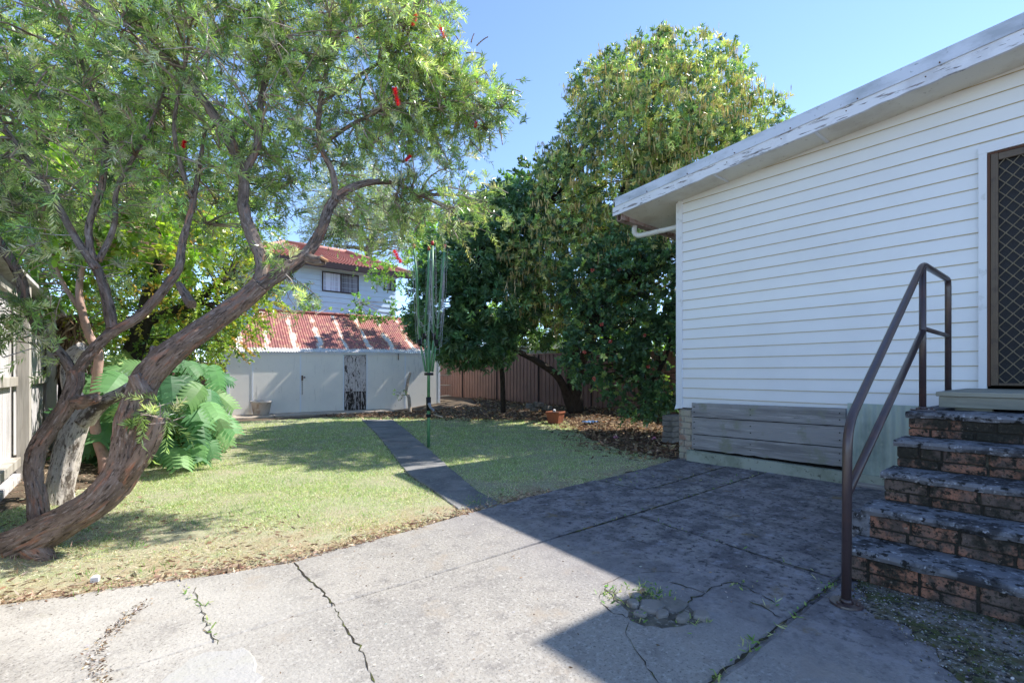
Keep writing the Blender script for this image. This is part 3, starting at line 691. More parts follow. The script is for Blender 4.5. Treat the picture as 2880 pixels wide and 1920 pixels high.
# ================================================================== handrail
hr = thing('handrail', 'brown painted tubular handrail beside the brick steps', 'handrail', (2.91, .84, 0))
YH = .84; R0 = .0225
A0 = G(2385, 1700, .012); A0 = np.array([A0[0], YH, .012])
bot = np.array([2.92, YH, 0.0]); bend = np.array([2.94, YH, 0.93]); top1 = np.array([4.60, YH, 2.01]); top2 = np.array([5.53, YH, 2.01])
def arc(p0, p1, p2, rr, n=7):
    d0 = (p0 - p1) / np.linalg.norm(p0 - p1); d2 = (p2 - p1) / np.linalg.norm(p2 - p1)
    a = p1 + d0 * rr; b = p1 + d2 * rr; return [a * (1 - t) ** 2 + 2 * p1 * t * (1 - t) + b * t * t for t in np.linspace(0, 1, n)]
pts = [bot + np.array([0, 0, .012])] + arc(bot, bend, top1, .14) + arc(bend, top1, top2, .09) + arc(top1, top2, top2 - np.array([0, 0, 1]), .07) + [np.array([5.53, YH, .93])]
mb = MB(); mb.tube(pts, R0, 14); mb.build('rail', MT['rail'], hr)
mb = MB(); mb.tube([(4.60, YH, .935), (4.60, YH, 1.985)], R0 * .97, 14); mb.build('post', MT['rail'], hr)
mb = MB(); mb.tube([(2.93, YH, .57), (4.60, YH, 1.515)], R0 * .94, 12); mb.build('lower_rail', MT['rail'], hr)
mb = MB(); mb.tube([(4.62, YH, 1.535), (5.53, YH, 1.525)], R0 * .75, 12); mb.build('cross_bar', MT['rail_worn'], hr)
for (x, z) in ((2.92, 0.0), (4.60, .925)):
    mb = MB(); mb.tube([(x, YH, z + .002), (x, YH, z + .012)], [.075, .073], 28, smooth=False); mb.tube([(x, YH, z + .012), (x, YH, z + .03)], [.032, .024], 14)
    pl = mb.build('base_plate', MT['rail'], hr); 
    for a in (0.6, 2.7, 4.8):
        mb = MB(); mb.tube([(x + .05 * math.cos(a), YH + .05 * math.sin(a), z + .011), (x + .05 * math.cos(a), YH + .05 * math.sin(a), z + .024)], [.011, .008], 6); mb.build('bolt', MT['rail_worn'], pl)
# ================================================================== shed at the back
SO = P(639, 1168, 13.7); SO[2] = 0; SA = rad(-6.0)
sa = np.array([math.cos(SA), math.sin(SA), 0]); sb = np.array([-math.sin(SA), math.cos(SA), 0])
def sx(u):                      # photo column -> metres along the shed front
    d = Fv + (u - 1440) / FPX * Rv; A = np.array([[d[0], -sa[0]], [d[1], -sa[1]]]); s = np.linalg.solve(A, SO[:2]); return s[1]
def szz(u, v):
    d = Fv + (u - 1440) / FPX * Rv; A = np.array([[d[0], -sa[0]], [d[1], -sa[1]]]); s = np.linalg.solve(A, SO[:2]); return CAMH - (v - 1050) / FPX * s[0]
zx = lambda x: 600 + x / 3.36
SL = sx(zx(2140)); HE0, HE1 = 1.86, 1.97
shed = thing('shed', 'long white shed with a rusty red corrugated roof at the end of the yard', 'shed', (SO[0], SO[1], 0), SA)
def eave(x): return HE0 + (HE1 - HE0) * x / SL
mb = MB()
door0, door1 = sx(zx(1238)), sx(zx(1442))
seams = [0, sx(zx(370)), sx(zx(822)), door0 - .03, door1 + .03, sx(zx(1812)), SL]
for a, b in zip(seams[:-1], seams[1:]):
    if abs(a - (door0 - .03)) < 1e-6: continue
    k_ = (a * 3.1) % .006; x0, x1 = a + .006, b - .006
    mb.prism([(x0, -.1), (x1, -.1), (x1, eave(x1) - .09), (x0, eave(x0) - .09)], 'y', -.004 - k_, .05)
mb.prism([(0, -.1), (door0 - .03, -.1), (door0 - .03, eave(door0) - .02), (0, eave(0) - .02)], 'y', .051, .1)
mb.prism([(door1 + .03, -.1), (SL, -.1), (SL, eave(SL) - .02), (door1 + .03, eave(door1) - .02)], 'y', .051, .1)
mb.box(0, .05, .1, 3.9, -.1, 1.85); mb.box(SL - .05, SL, .1, 3.9, -.1, 1.9)
mb.build('wall', MT['shed_wall'], shed, False)
mb = MB(); mb.box(0.0, SL, 3.85, 3.9, -.1, 1.84); mb.build('rear_wall', MT['shed_wall'], shed, False)
mb = MB()
for s in (seams[1], seams[2], seams[5]): mb.box(s - .022, s + .022, -.013, -.003, -.05, eave(s) - .12)
for s in (0.02, SL - .03): mb.box(s - .04, s + .04, -.014, -.004, -.05, eave(s) - .05)
mb.prism([(-.04, eave(0) - .115), (SL + .04, eave(SL) - .115), (SL + .04, eave(SL) - .03), (-.04, eave(0) - .03)], 'y', -.02, -.008)
mb.box(door0 - .05, door0 - .008, -.015, .05, -.05, eave(door0) - .12); mb.box(door1 + .008, door1 + .05, -.015, .05, -.05, eave(door1) - .12)
mb.build('cover_strips', MT['trim'], shed, False)
mb = MB(); zl = .62
nb = 4; wd = (door1 - door0) / nb
for i in range(nb): mb.box(door0 + i * wd + .004, door0 + (i + 1) * wd - .004, .0 + .002 * (i % 2), .03, zl, eave(door0) - .125)
sdoor = mb.build('door', MT['shed_door'], shed, False)
mb = MB()
for i in range(nb): mb.box(door0 + i * wd + .004, door0 + (i + 1) * wd - .004, .0 + .002 * (i % 2), .03, .0 + .03 * (i % 2), zl - .003)
lo_ = mb.build('door_foot', MT['shed_door_low'], None); lo_.parent = sdoor
mb = MB(); mb.box(door0 - .03, door1 + .03, .035, .045, -.1, 1.85); mb.build('dark_interior', MT['void'], shed, False)
mb = MB(); s = seams[2]; mb.box(s + .03, s + .07, -.03, -.021, .98, 1.14); mb.box(s + .09, s + .14, -.035, -.003, 1.06, 1.1); mb.box(s + .045, s + .06, -.012, -.0055, .55, .97); mb.build('latch', MT['rust'], shed, False)
# corrugated roof : sheets up to the ridge, hipped back at the left as the photo shows
RB = 2.15; RH = 3.30
mb = MB(); pitch = .076; n = int((SL + .16) / (pitch / 6)); vs = []; X0 = -.08
nrow = 10
for i in range(n + 1):
    x = X0 + i * pitch / 6; dz = .010 * math.cos(2 * math.pi * x / pitch)
    lapped = (int((x - X0) / .76)) % 2 * .004
    sag = .02 * math.sin(x * .9 + 1)
    xr = max(0, (.95 - x)) / .95        # left end rises inwards (cut back corner)
    tmax = 1 - .93 * min(1, xr)
    for k in range(nrow + 1):
        t = k / nrow * tmax; yy = -.08 + (RB + .08) * t; zz = eave(x) - .03 + (RH - HE0) * t ** 1.02 + sag * t - .03 * math.sin(t * 3.14)
        vs.append((x, yy, zz + dz + lapped))
w_ = nrow + 1
mb.add(vs, [(i * w_ + k, (i + 1) * w_ + k, (i + 1) * w_ + k + 1, i * w_ + k + 1) for i in range(n) for k in range(nrow)], 0, True)
mb.add([(-.08, -.08, HE0 - .05), (.95, RB, RH - .06), (.95, 3.9, 1.9), (-.08, 3.9, 1.85)], [(0, 1, 2, 3)])
mb.add([(.9, RB, RH - .01), (SL + .08, RB, RH + .02), (SL + .08, 4.0, 1.95), (.9, 4.0, 1.9)], [(0, 1, 2, 3)])
m, t, p, o = newmat('rusty_red_corrugated'); N = t.nodes; Lk = t.links; tc = N.new('ShaderNodeTexCoord'); sp = N.new('ShaderNodeSeparateXYZ'); Lk.new(tc.outputs['Object'], sp.inputs[0])
def mth(op, a, b=None):
    q = N.new('ShaderNodeMath'); q.operation = op
    for i_, v_ in enumerate((a, b)):
        if v_ is None: continue
        if isinstance(v_, (int, float)): q.inputs[i_].default_value = v_
        else: Lk.new(v_, q.inputs[i_])
    return q.outputs[0]
def nzn(scale, st=(1, 1, 1), det=6):
    mp = N.new('ShaderNodeMapping'); mp.inputs['Scale'].default_value = st; Lk.new(tc.outputs['Object'], mp.inputs[0]); q = N.new('ShaderNodeTexNoise'); q.inputs['Scale'].default_value = scale; q.inputs['Detail'].default_value = det; Lk.new(mp.outputs[0], q.inputs[0]); return q.outputs[0]
def rng_(v_, a, b): q = N.new('ShaderNodeMapRange'); q.interpolation_type = 'SMOOTHSTEP'; q.inputs[1].default_value = a; q.inputs[2].default_value = b; Lk.new(v_, q.inputs[0]); return q.outputs[0]
def mixc(f, a, b):
    q = N.new('ShaderNodeMix'); q.data_type = 'RGBA'; Lk.new(f, q.inputs[0])
    for i_, v_ in ((6, a), (7, b)):
        if isinstance(v_, tuple): q.inputs[i_].default_value = (*v_, 1)
        else: Lk.new(v_, q.inputs[i_])
    return q.outputs[2]
c_ = mixc(rng_(nzn(2.5), .4, .62), (.32, .105, .09), (.24, .085, .075))
c_ = mixc(rng_(nzn(9, (1, .4, 1)), .5, .66), c_, (.42, .22, .14))
fr = mth('FRACT', mth('ADD', mth('DIVIDE', sp.outputs['X'], .77), .12)); near = mth('SUBTRACT', 1.0, mth('MULTIPLY', mth('ABSOLUTE', mth('SUBTRACT', fr, .5)), 5.5))
zed = mth('MULTIPLY', mth('SUBTRACT', 3.0, sp.outputs['Z']), .5)
msk = mth('ADD', mth('ADD', mth('MULTIPLY', near, .42), mth('MULTIPLY', nzn(4.5, (1, .6, .6)), 1.3)), mth('MULTIPLY', zed, .28))
c_ = mixc(rng_(msk, .86, .94), c_, (.52, .27, .16)); c_ = mixc(rng_(msk, .92, 1.12), c_, (.62, .58, .54))
low = mth('ADD', sp.outputs['Y'], mth('MULTIPLY', nzn(7), .22)); c_ = mixc(rng_(low, .28, .18), c_, (.60, .57, .54))
Lk.new(c_, p.inputs['Base Color']); p.inputs['Roughness'].default_value = .6
MT['shed_roof'] = m
mb.build('roof', m, shed, False)
mb = MB(); mb.tube([(.93, RB, RH + .02), (SL / 2, RB, RH + .05), (SL + .08, RB, RH + .03)], .055, 8); mb.build('ridge_cap', MT['rust_red'] if 'rust_red' in MT else mat('red_ridge_metal', (.34, .11, .09), .6, [(8, (.5, .3, .24), .55, .65)]), shed, False)
mb = MB(); mb.prism([(-.09, eave(0) - .055), (SL + .09, eave(SL) - .055), (SL + .09, eave(SL) - .03), (-.09, eave(0) - .03)], 'y', -.07, -.055); mb.build('eave_batten', MT['trim'], shed, False)
mb = MB(); x_ = sx(zx(1745)); mb.tube([(x_, -.03, eave(x_) - .06), (x_ + .005, -.04, eave(x_) - .28)], .014, 6); mb.build('hook', MT['rust'], shed, False)
# apron in front of the shed
ap0 = G(zx(120), 850 + 1135 / 3.36); mb = MB()
loc = lambda x, y: SO + sa * x + sb * y
for i, (a, b) in enumerate([(-.1, 1.1), (1.1, 2.3), (2.3, 3.5), (3.5, 4.7)]):
    slab(mb, [loc(a + .006, -1.15)[:2], loc(b - .006, -1.12)[:2], loc(b - .006, -.03)[:2], loc(a + .006, -.03)[:2]], -.06, .012, amp=.008, seed=60 + i)
tag(mb.build('paving_strip', mat('dusty_paving', (.45, .38, .31), .95, [(3, (.36, .29, .22), .45, .6), (20, (.5, .44, .37), .55, .66)], (30, .3))), kind='structure')
# shelves standing between shed and fence
sh = thing('shelf_rack', 'narrow rack of old shelves beside the right end of the shed', 'shelf', tuple(loc(SL + .3, .35)))
mb = MB(); c = loc(SL + .32, .35)
for x in (-.25,): mb.box(c[0] + x - .015, c[0] + x + .015, c[1] - .1, c[1] + .12, .1, 1.6)
mb.build('upright', MT['shelf'], sh)
for z in (.35, .75, 1.12, 1.5):
    mb = MB(); mb.box(c[0] - .25, c[0] + .25, c[1] - .1, c[1] + .15, z, z + .03); mb.build('shelf', MT['shelf'], sh)

# ================================================================== brown steel fence (right and back)
def steel_fence(p0, p1, top0, top1, label, group, pitch=.19):
    p0 = np.array(p0, float); p1 = np.array(p1, float); L = np.linalg.norm(p1 - p0); d = (p1 - p0) / L; nn = np.array([-d[1], d[0]])
    f = thing('steel_fence', label, 'fence', (p0[0], p0[1], 0), group=group)
    mb = MB(); vs = []; n = int(L / pitch); prof = [(0, 0), (.125, 0), (.14, .022), (.175, .022), (.19, 0)]
    for i in range(n):
        for (a, o_) in prof[:-1]:
            s = i * pitch + a; q = p0 + d * s + nn * o_; h = top0 + (top1 - top0) * s / L
            vs += [(q[0], q[1], -.05), (q[0], q[1], h)]
    k = len(vs) // 2; mb.add(vs, [(2 * i, 2 * i + 2, 2 * i + 3, 2 * i + 1) for i in range(k - 1)]); mb.build('panel', MT['steel_fence'], f)
    mb = MB(); 
    for zt, hh in ((0, .035),):
        a = p0 - nn * .02; b = p0 + nn * .045; c = p1 + nn * .045; e = p1 - nn * .02
        vs = [(q[0], q[1], z) for q, z in ((a, top0 - .005), (b, top0 - .005), (c, top1 - .005), (e, top1 - .005), (a, top0 + hh), (b, top0 + hh), (c, top1 + hh), (e, top1 + hh))]
        mb.add(vs, [(0, 1, 5, 4), (1, 2, 6, 5), (2, 3, 7, 6), (3, 0, 4, 7), (4, 5, 6, 7), (0, 3, 2, 1)])
    mb.build('top_rail', MT['steel_fence'], f)
    for s in np.arange(0, L + .1, 2.37):
        q = p0 + d * min(s, L); h = top0 + (top1 - top0) * min(s, L) / L; mb = MB(); mb.tube([(q[0] + nn[0] * .03, q[1] + nn[1] * .03, 0), (q[0] + nn[0] * .03, q[1] + nn[1] * .03, h + .03)], .028, 4, smooth=False); mb.build('post', MT['n_dark'], f)
steel_fence((11, 5.0), (11, 22.5), 1.72, 2.03, 'brown ribbed steel fence running along the right side behind the trees', None)
steel_fence((-.9, 17.2), (SO[0] + .3, 17.0), 1.5, 1.5, 'short brown steel fence visible left of the shed behind the big leaves', None)

# ================================================================== grey paling fence on the left
FX = -.87
gf = thing('paling_fence', 'silvery grey timber paling fence along the left side', 'fence', (FX, 3, 0))
posts_y = [2.15, 4.6, 7.1, 9.55, 12.0, 14.5, 17.0]
for y in posts_y:
    mb = MB(); mb.box(FX - .0, FX + .10, y - .05, y + .06, -.05, 2.13, 0, .006); mb.build('post', MT['post'], gf)
    if y < 17:
        for z in (.30, 1.12, 2.02):
            mb = MB(); mb.box(FX - .035, FX + .022 + (.02 if z < .5 else 0), y + .061, y + 2.389, z - .05, z + .045, 0, .005); mb.build('rail', MT['post'], gf)
r = random.Random(4)
for a, b in zip(posts_y[:-1], posts_y[1:]):
    mb = MB(); y = a
    while y < b - .01:
        wdt = .1; mb.box(FX - .055 - r.random() * .008, FX - .037, y + .002, min(y + wdt - .003, b - .001), .15 + r.random() * .02, 2.10 + r.random() * .012); y += wdt
    mb.build('paling_panel', MT['paling'], gf)
mb = MB(); mb.box(FX - .09, FX + .13, 2.1, 17.1, 2.135, 2.18, 0, .005); mb.build('capping', MT['paling'], gf)
mb = MB(); mb.box(FX - .03, FX + .035, 2.1, 17.1, -.04, .17, 0, .006); mb.build('plinth_board', MT['paling'], gf)

# ================================================================== neighbour's two-storey house
nb_ = thing('neighbour_house', 'two-storey pale blue weatherboard house with a red tiled hip roof behind the shed', 'house', (9, 22, 0))
NY = 20.5; NX0, NX1 = 4.0, 9.7; NE = 5.72
mb = MB(); z = 2.0; bpn = .22
while z < NE - .02:
    z1 = min(z + bpn, NE); mb.add([(NX0, NY - .035, z), (NX1, NY - .035, z), (NX1, NY - .004, z1), (NX0, NY - .004, z1), (NX0, NY, z), (NX1, NY, z)], [(0, 1, 2, 3), (4, 5, 1, 0)]); z += bpn
mb.box(NX0, NX1, NY + .0, NY + .1, -.1, NE); mb.box(NX0, NX0 + .1, NY + .1, NY + 7.9, -.1, NE); mb.box(NX1 - .1, NX1, NY + .1, NY + 7.9, -.1, NE); mb.box(NX0, NX1, NY + 7.9, NY + 8, -.1, NE)
mb.build('wall', MT['n_wall'], nb_)
rx0, rx1 = WY(800, 700, NY + 3.9)[0], WY(975, 700, NY + 3.9)[0]; RZ = WY(948, 708, NY + 3.9)[2]
ov = .5; e = [(NX0 - ov, NY - ov), (NX1 + ov, NY - ov), (NX1 + ov, NY + 8.3), (NX0 - ov, NY + 8.3)]; 
def tiled(mb, A, B, C, D_, nu, nv):       # A,B eave; C,D ridge : stepped courses with scalloped tiles
    A, B, C, D_ = map(np.array, (A, B, C, D_)); nrm = np.cross(B - A, D_ - A); nrm = nrm / np.linalg.norm(nrm)
    vs = []; cols = nu * 4
    for j in range(nv):
        for e_ in (0, 1):
            t = (j + e_) / nv; lft = A * (1 - t) + D_ * t; rgt = B * (1 - t) + C * t
            for i in range(cols + 1):
                s = i / cols; g = .022 * math.cos(2 * math.pi * i / 4) + (.05 if e_ == 0 else .0)
                vs.append(lft * (1 - s) + rgt * s + nrm * g)
    w2 = cols + 1; fs = []
    for j in range(2 * nv - 1):
        for i in range(cols): fs.append((j * w2 + i, j * w2 + i + 1, (j + 1) * w2 + i + 1, (j + 1) * w2 + i))
    mb.add(vs, fs)
mb = MB(); R1 = (rx0, NY + 3.9, RZ); R2 = (rx1, NY + 3.9, RZ); E = [(p_[0], p_[1], NE + .02) for p_ in e]
tiled(mb, E[0], E[1], R2, R1, 46, 15); tiled(mb, E[1], E[2], R2, R2, 30, 15); tiled(mb, E[3], E[0], R1, R1, 30, 15)
mb.add([E[2], E[3], R1, R2], [(0, 1, 2, 3)]); mb.build('roof', MT['n_tile'], nb_)
mb = MB()
for a, b in ((R1, R2), (R2, E[1]), (R1, E[0])): mb.tube([np.array(a) + [0, 0, .06], np.array(b) + [0, 0, .06]], .11, 8)
mb.build('ridge_tiles', mat('pink_ridge_tiles', (.5, .24, .2), .8), nb_)
mb = MB(); mb.box(NX0 - ov - .1, NX1 + ov + .1, NY - ov - .12, NY - ov, NE - .2, NE + .03); mb.build('gutter', MT['n_dark'], nb_)
mb = MB(); mb.box(NX0 - ov, NX1 + ov, NY - ov, NY - .001, NE - .05, NE - .03); mb.build('soffit', MT['trim'], nb_)
def nwin(u0, v0, u1, v1):
    a = WY(u0, v0, NY); b = WY(u1, v1, NY); x0, x1, z1, z0 = a[0], b[0], a[2], b[2] - .02
    mb = MB(); mb.box(x0, x1, NY - .05, NY - .021, z0, z0 + .05); mb.box(x0, x1, NY - .05, NY - .021, z1 - .05, z1)
    for x in (x0, (x0 + x1) / 2 - .02, x1 - .05): mb.box(x, x + .05, NY - .049, NY - .022, z0 + .051, z1 - .051)
    fr_ = mb.build('window', MT['n_dark'], nb_)
    mb = MB(); mb.box(x0 + .05, (x0 + x1) / 2 - .02, NY - .032, NY - .026, z0 + .05, z1 - .05); mb.build('pane', MT['blind'], fr_)
    mb = MB(); mb.box((x0 + x1) / 2 + .03, x1 - .05, NY - .034, NY - .028, z0 + .05, z1 - .05); mb.build('pane', mat('dim_glass', (.25, .27, .34), .2, [(10, (.12, .13, .17), .45, .6, (1, 1, .01))]), fr_)
nwin(905, 762, 1008, 828); nwin(1079, 785, 1112, 818)
# low pale building behind the right fence
lb = thing('low_building', 'low building with a pale metal roof just behind the brown fence', 'building', (14, 19, 0))
mb = MB(); mb.box(12.6, 18.5, 15, 26, -.1, 2.2); mb.build('wall', MT['n_wall'], lb)
mb = MB(); mb.add([(12.3, 14.7, 2.25), (18.8, 14.7, 2.25), (18.8, 26, 2.25), (12.3, 26, 2.25), (15.5, 14.7, 2.65), (15.5, 26, 2.65)], [(0, 4, 5, 3), (4, 1, 2, 5), (0, 1, 4), (3, 5, 2), (0, 3, 2, 1)]); mb.build('roof', MT['roof'], lb)

# ================================================================== folded rotary clothesline
cz = G(1206, 1257); cx_, cy_ = cz[0], cz[1]; Zc = 1207 * 0 + (CAMH * FPX / (1257 - 1050))
cl_ = thing('clothesline', 'folded green rotary clothesline with slack white cords standing on the lawn', 'clothesline', (cx_, cy_, 0))
def cp(u, v, dz=0.0): return P(u, v, Zc + dz)
def cu(x, y): return 1120 + x / 2.45, 660 + y / 2.45
def cq(x, y, dz=0): return cp(*cu(x, y), dz)
mb = MB(); mb.tube([cq(209, 1462), cq(209, 1120)], .027, 12); mb.tube([cq(209, 1125), cq(211, 730)], .025, 12); mb.tube([cq(211, 735), cq(211, 605)], .019, 10); mb.build('pole', MT['green'], cl_)
mb = MB(); mb.tube([cq(211, 950), cq(211, 968)], [.075, .075], 10, smooth=False); hub = mb.build('hub', MT['black'], cl_)
mb = MB(); mb.tube([cq(209, 1118), cq(209, 1210)], [.040, .038], 12); mb.tube([cq(209, 1235), cq(209, 1256)], [.042, .042], 10)
mb.build('collar', MT['black'], cl_)
mb = MB(); mb.tube([cq(212, 1160, -.06), cq(222, 1190, -.07), cq(238, 1205, -.08)], [.03, .02, .016], 8); mb.tube([cq(238, 1205, -.08), cq(248, 1212, -.08)], .022, 8); mb.build('winder', MT['greyplastic'], cl_)
mb = MB(); mb.tube([cq(170, 1222, -.02), cq(300, 1226, .05)], .006, 6); mb.build('crank_rod', MT['black'], cl_)
mb = MB(); mb.tube([cq(245, 1238, -.03), cq(308, 1256, -.06)], .014, 7); mb.build('lever', MT['stick'], cl_)
arms = [((190, 945), (150, 742), (124, 250), (108, 95), .16), ((236, 945), (262, 742), (305, 250), (319, 98), .05), ((203, 945, ), (180, 700), (207, 300), (212, 110), .45), ((222, 940), (245, 700), (238, 300), (235, 75), -.25)]
tips = []
for ai, (a, b, c, d, dz) in enumerate(arms):
    mb = MB(); A = [cq(*a, dz * .1), cq(*b, dz * .5), cq(*c, dz * .9), cq(*d, dz)]
    mb.tube([A[0], A[1]], .017, 8); mb.tube(A[1:], .019, 10); am = mb.build('arm', MT['green'], cl_)
    mb = MB(); mb.tube([A[3], A[3] + np.array([0, 0, .07])], [.022, .026], 8); mb.build('end_cap', MT['redcap'], am)
    mb = MB(); mb.tube([A[1] - [0, 0, .06], A[1] + np.array([0, 0, .05])], [.034, .034], 8); mb.build('hinge', MT['black'], am)
    tips.append(A)
mb = MB(); rr_ = random.Random(5)
order = [0, 3, 1, 2]
for s in range(6):
    for q in range(4):
        A = tips[order[q]]; B = tips[order[(q + 1) % 4]]; f = s / 7
        def onarm(T): return T[3] * (1 - f) ** 1 + T[2] * f if f < 1 else T[2]
        a = onarm(A) + np.array([rr_.uniform(-.03, .03), rr_.uniform(-.03, .03), 0]); b = onarm(B) + np.array([rr_.uniform(-.03, .03), 0, 0])
        drop = CAMH + .95 - f * 0 - rr_.uniform(.0, .75)
        zb = rr_.uniform(1.45, 2.2); zm = .5 * (a[2] + b[2]); pts = []
        for k in range(19):
            t = k / 18; base = a * (1 - t) + b * t; u_ = 2 * t - 1
            depth = (zm - zb); base = base.copy(); base[2] = (a[2] if t < .5 else b[2]) - depth * (1 - abs(u_) ** 5.0) ** 1.0 if True else 0
            wob = .015 * math.sin(t * 9 + s * 2 + q); base[0] += wob; base[1] -= wob * .5
            pts.append(base)
        mb.tube(pts, .0023, 4, cap=False)
mb.build('cords', MT['line'], cl_)

# ================================================================== pots and small things
def lathe(mb, prof, cx, cy, z0, seg=32, mi=0, sm=True):
    vs = []; n = len(prof)
    for (r_, z) in prof:
        for k in range(seg): a = 2 * math.pi * k / seg; vs.append((cx + r_ * math.cos(a), cy + r_ * math.sin(a), z0 + z))
    fs = [(i * seg + k, i * seg + (k + 1) % seg, (i + 1) * seg + (k + 1) % seg, (i + 1) * seg + k) for i in range(n - 1) for k in range(seg)]
    mb.add(vs, fs, mi, sm)
pc = loc(sx(zx(438)), -.45)
pt = thing('plant_pot', 'large whitewashed round pot standing in front of the shed', 'plant pot', (pc[0], pc[1], .012))
mb = MB(); lathe(mb, [(.0, .0), (.19, 0), (.205, .02), (.262, .34), (.285, .345), (.29, .40), (.275, .405), (.262, .36), (.25, .30), (0, .30)], pc[0], pc[1], .013, 40); mb.build('pot', MT['pot_white'], pt)
mb = MB(); lathe(mb, [(.0, .318), (.12, .322), (.252, .315)], pc[0], pc[1], .013, 24); mb.build('soil', MT['soil'], pt)
tp = G(1562, 1187, .02); tz = float(terrain(tp[0], tp[1]))
tpt = thing('plant_pot', 'small square terracotta trough standing on dead leaves under the trees', 'plant pot', (tp[0], tp[1], tz), rad(20))
mb = MB()
def frust(mb, w0, d0, w1, d1, z0, z1):
    mb.add([(-w0, -d0, z0), (w0, -d0, z0), (w0, d0, z0), (-w0, d0, z0), (-w1, -d1, z1), (w1, -d1, z1), (w1, d1, z1), (-w1, d1, z1)], [(0, 3, 2, 1), (0, 1, 5, 4), (1, 2, 6, 5), (2, 3, 7, 6), (3, 0, 4, 7), (4, 5, 6, 7)])
frust(mb, .13, .13, .17, .17, 0, .24); mb.build('pot', MT['terracotta'], tpt, False)
mb = MB()
for (a, b, c, d) in ((-.185, .185, -.185, -.155), (-.185, .185, .155, .185), (-.185, -.155, -.155, .155), (.155, .185, -.155, .155)): mb.box(a, b, c, d, .2405, .28, 0, .004)
mb.build('rim', MT['terracotta'], tpt, False)
mb = MB(); mb.box(-.15, .15, -.15, .15, .241, .262); mb.build('soil', MT['soil'], tpt, False)
mb = MB(); mb.tube([(-.03, 0, .262), (-.05, -.02, .33)], [.035, .028], 8); o_ = mb.build('tin', MT['pebble']); o_.location = (tp[0], tp[1], tz); tag(o_, 'small pale tin stuck in the terracotta trough', 'tin')
bp_ = G(1662, 1190, .02); mb = MB(); vs = []; nn_ = 12
for i in range(nn_ + 1):
    for j in range(5):
        x = (i / nn_ - .5) * .42; y = (j / 4 - .5) * .2; vs.append((bp_[0] + x, bp_[1] + y, terrain(bp_[0], bp_[1]) + .03 + .045 * abs(mnoise.noise((x * 14, y * 18, 3))) + .02 * math.sin(i * 2.1)))
mb.add(vs, [(i * 5 + j, (i + 1) * 5 + j, (i + 1) * 5 + j + 1, i * 5 + j + 1) for i in range(nn_) for j in range(4)]); tag(mb.build('plastic_bag', MT['cloth']), 'crumpled blue plastic lying on dead leaves near the house corner', 'plastic bag')
# heap of broken bricks under the tree
for i, (u, v, s, k) in enumerate([(1503, 1150, .13, 0), (1515, 1138, .14, .12), (1490, 1140, .11, .1), (1540, 1152, .13, 0)]):
    q = G(u, 1160, .05); q = P(u, 1155, 14.0); b0 = float(terrain(q[0], q[1])); zb = b0 + k
    mb = MB(); vs = []
    slab(mb, [(q[0] - s, q[1] - s * .6), (q[0] + s * .9, q[1] - s * .7), (q[0] + s, q[1] + s * .6), (q[0] - s * .8, q[1] + s * .7)], zb, zb + .12, amp=.02, seed=70 + i, step=.06, tilt=.1)
    lab = ['flat grey rock at the left foot of the rock heap by the fence', 'topmost dark rock of the small heap under the trees', 'small rounded rock leaning on the heap under the trees', 'pale rock lying right of the small heap, behind the terracotta trough'][i]
    tag(mb.build('rock', MT['stone']), lab, 'rock', 'rocks heaped under the trees')
# stacked grey blocks by the house corner
q = P(1895, 1232, 8.4); q = np.array([q[0], q[1], 0])
for k in range(5):
    mb = MB(); o1 = .012 * ((k * 7) % 3 - 1); mb.box(q[0] - .20 + o1, q[0] + .2 + o1, q[1] - .1, q[1] + .1, .005 + k * .095, .093 + k * .095, 0, .006)
    tag(mb.build('concrete_block', MT['stone']), ['lowest grey block of the stack behind the house corner', 'second block from the ground in the stack behind the house corner', 'middle block of the stack behind the house corner', 'block just under the top one in the stack behind the house corner', 'top block of the stack behind the house corner'][k], 'block', 'grey blocks stacked by the house corner')
# stick leaning on the shed
p_ = [P(600 + x / 3.36, 850 + y / 3.36, Zs) for x, y, Zs in ((1858, 995, 14.6), (1848, 900, 14.8), (1822, 850, 14.9), (1838, 750, 15.0), (1862, 664, 15.1))]
p_[0][2] = .01
mb = MB(); a_, b_ = resample(p_, [.05, .05, .045, .045, .04], .05); mb.tube(a_, b_, 10, ridge=.1); tag(mb.build('branch_pole', MT['stick']), 'bare crooked branch leaning against the white shed', 'branch')
for (u, v, s, lab) in ((268, 1634, .022, 'pale stone on the dry grass beside the patio at the far left'), (188, 1480, .03, 'pale stone at the foot of the leaning trunk')):
    q = G(u, v); mb = MB(); slab(mb, [(q[0] - s, q[1] - s * .7), (q[0] + s * .6, q[1] - s), (q[0] + s, q[1] + s * .4), (q[0] - s * .4, q[1] + s * .8)], .0, .025 + s * .5, amp=.004, seed=int(u), step=.02, tilt=.2); tag(mb.build('stone', MT['pebble']), lab, 'stone')
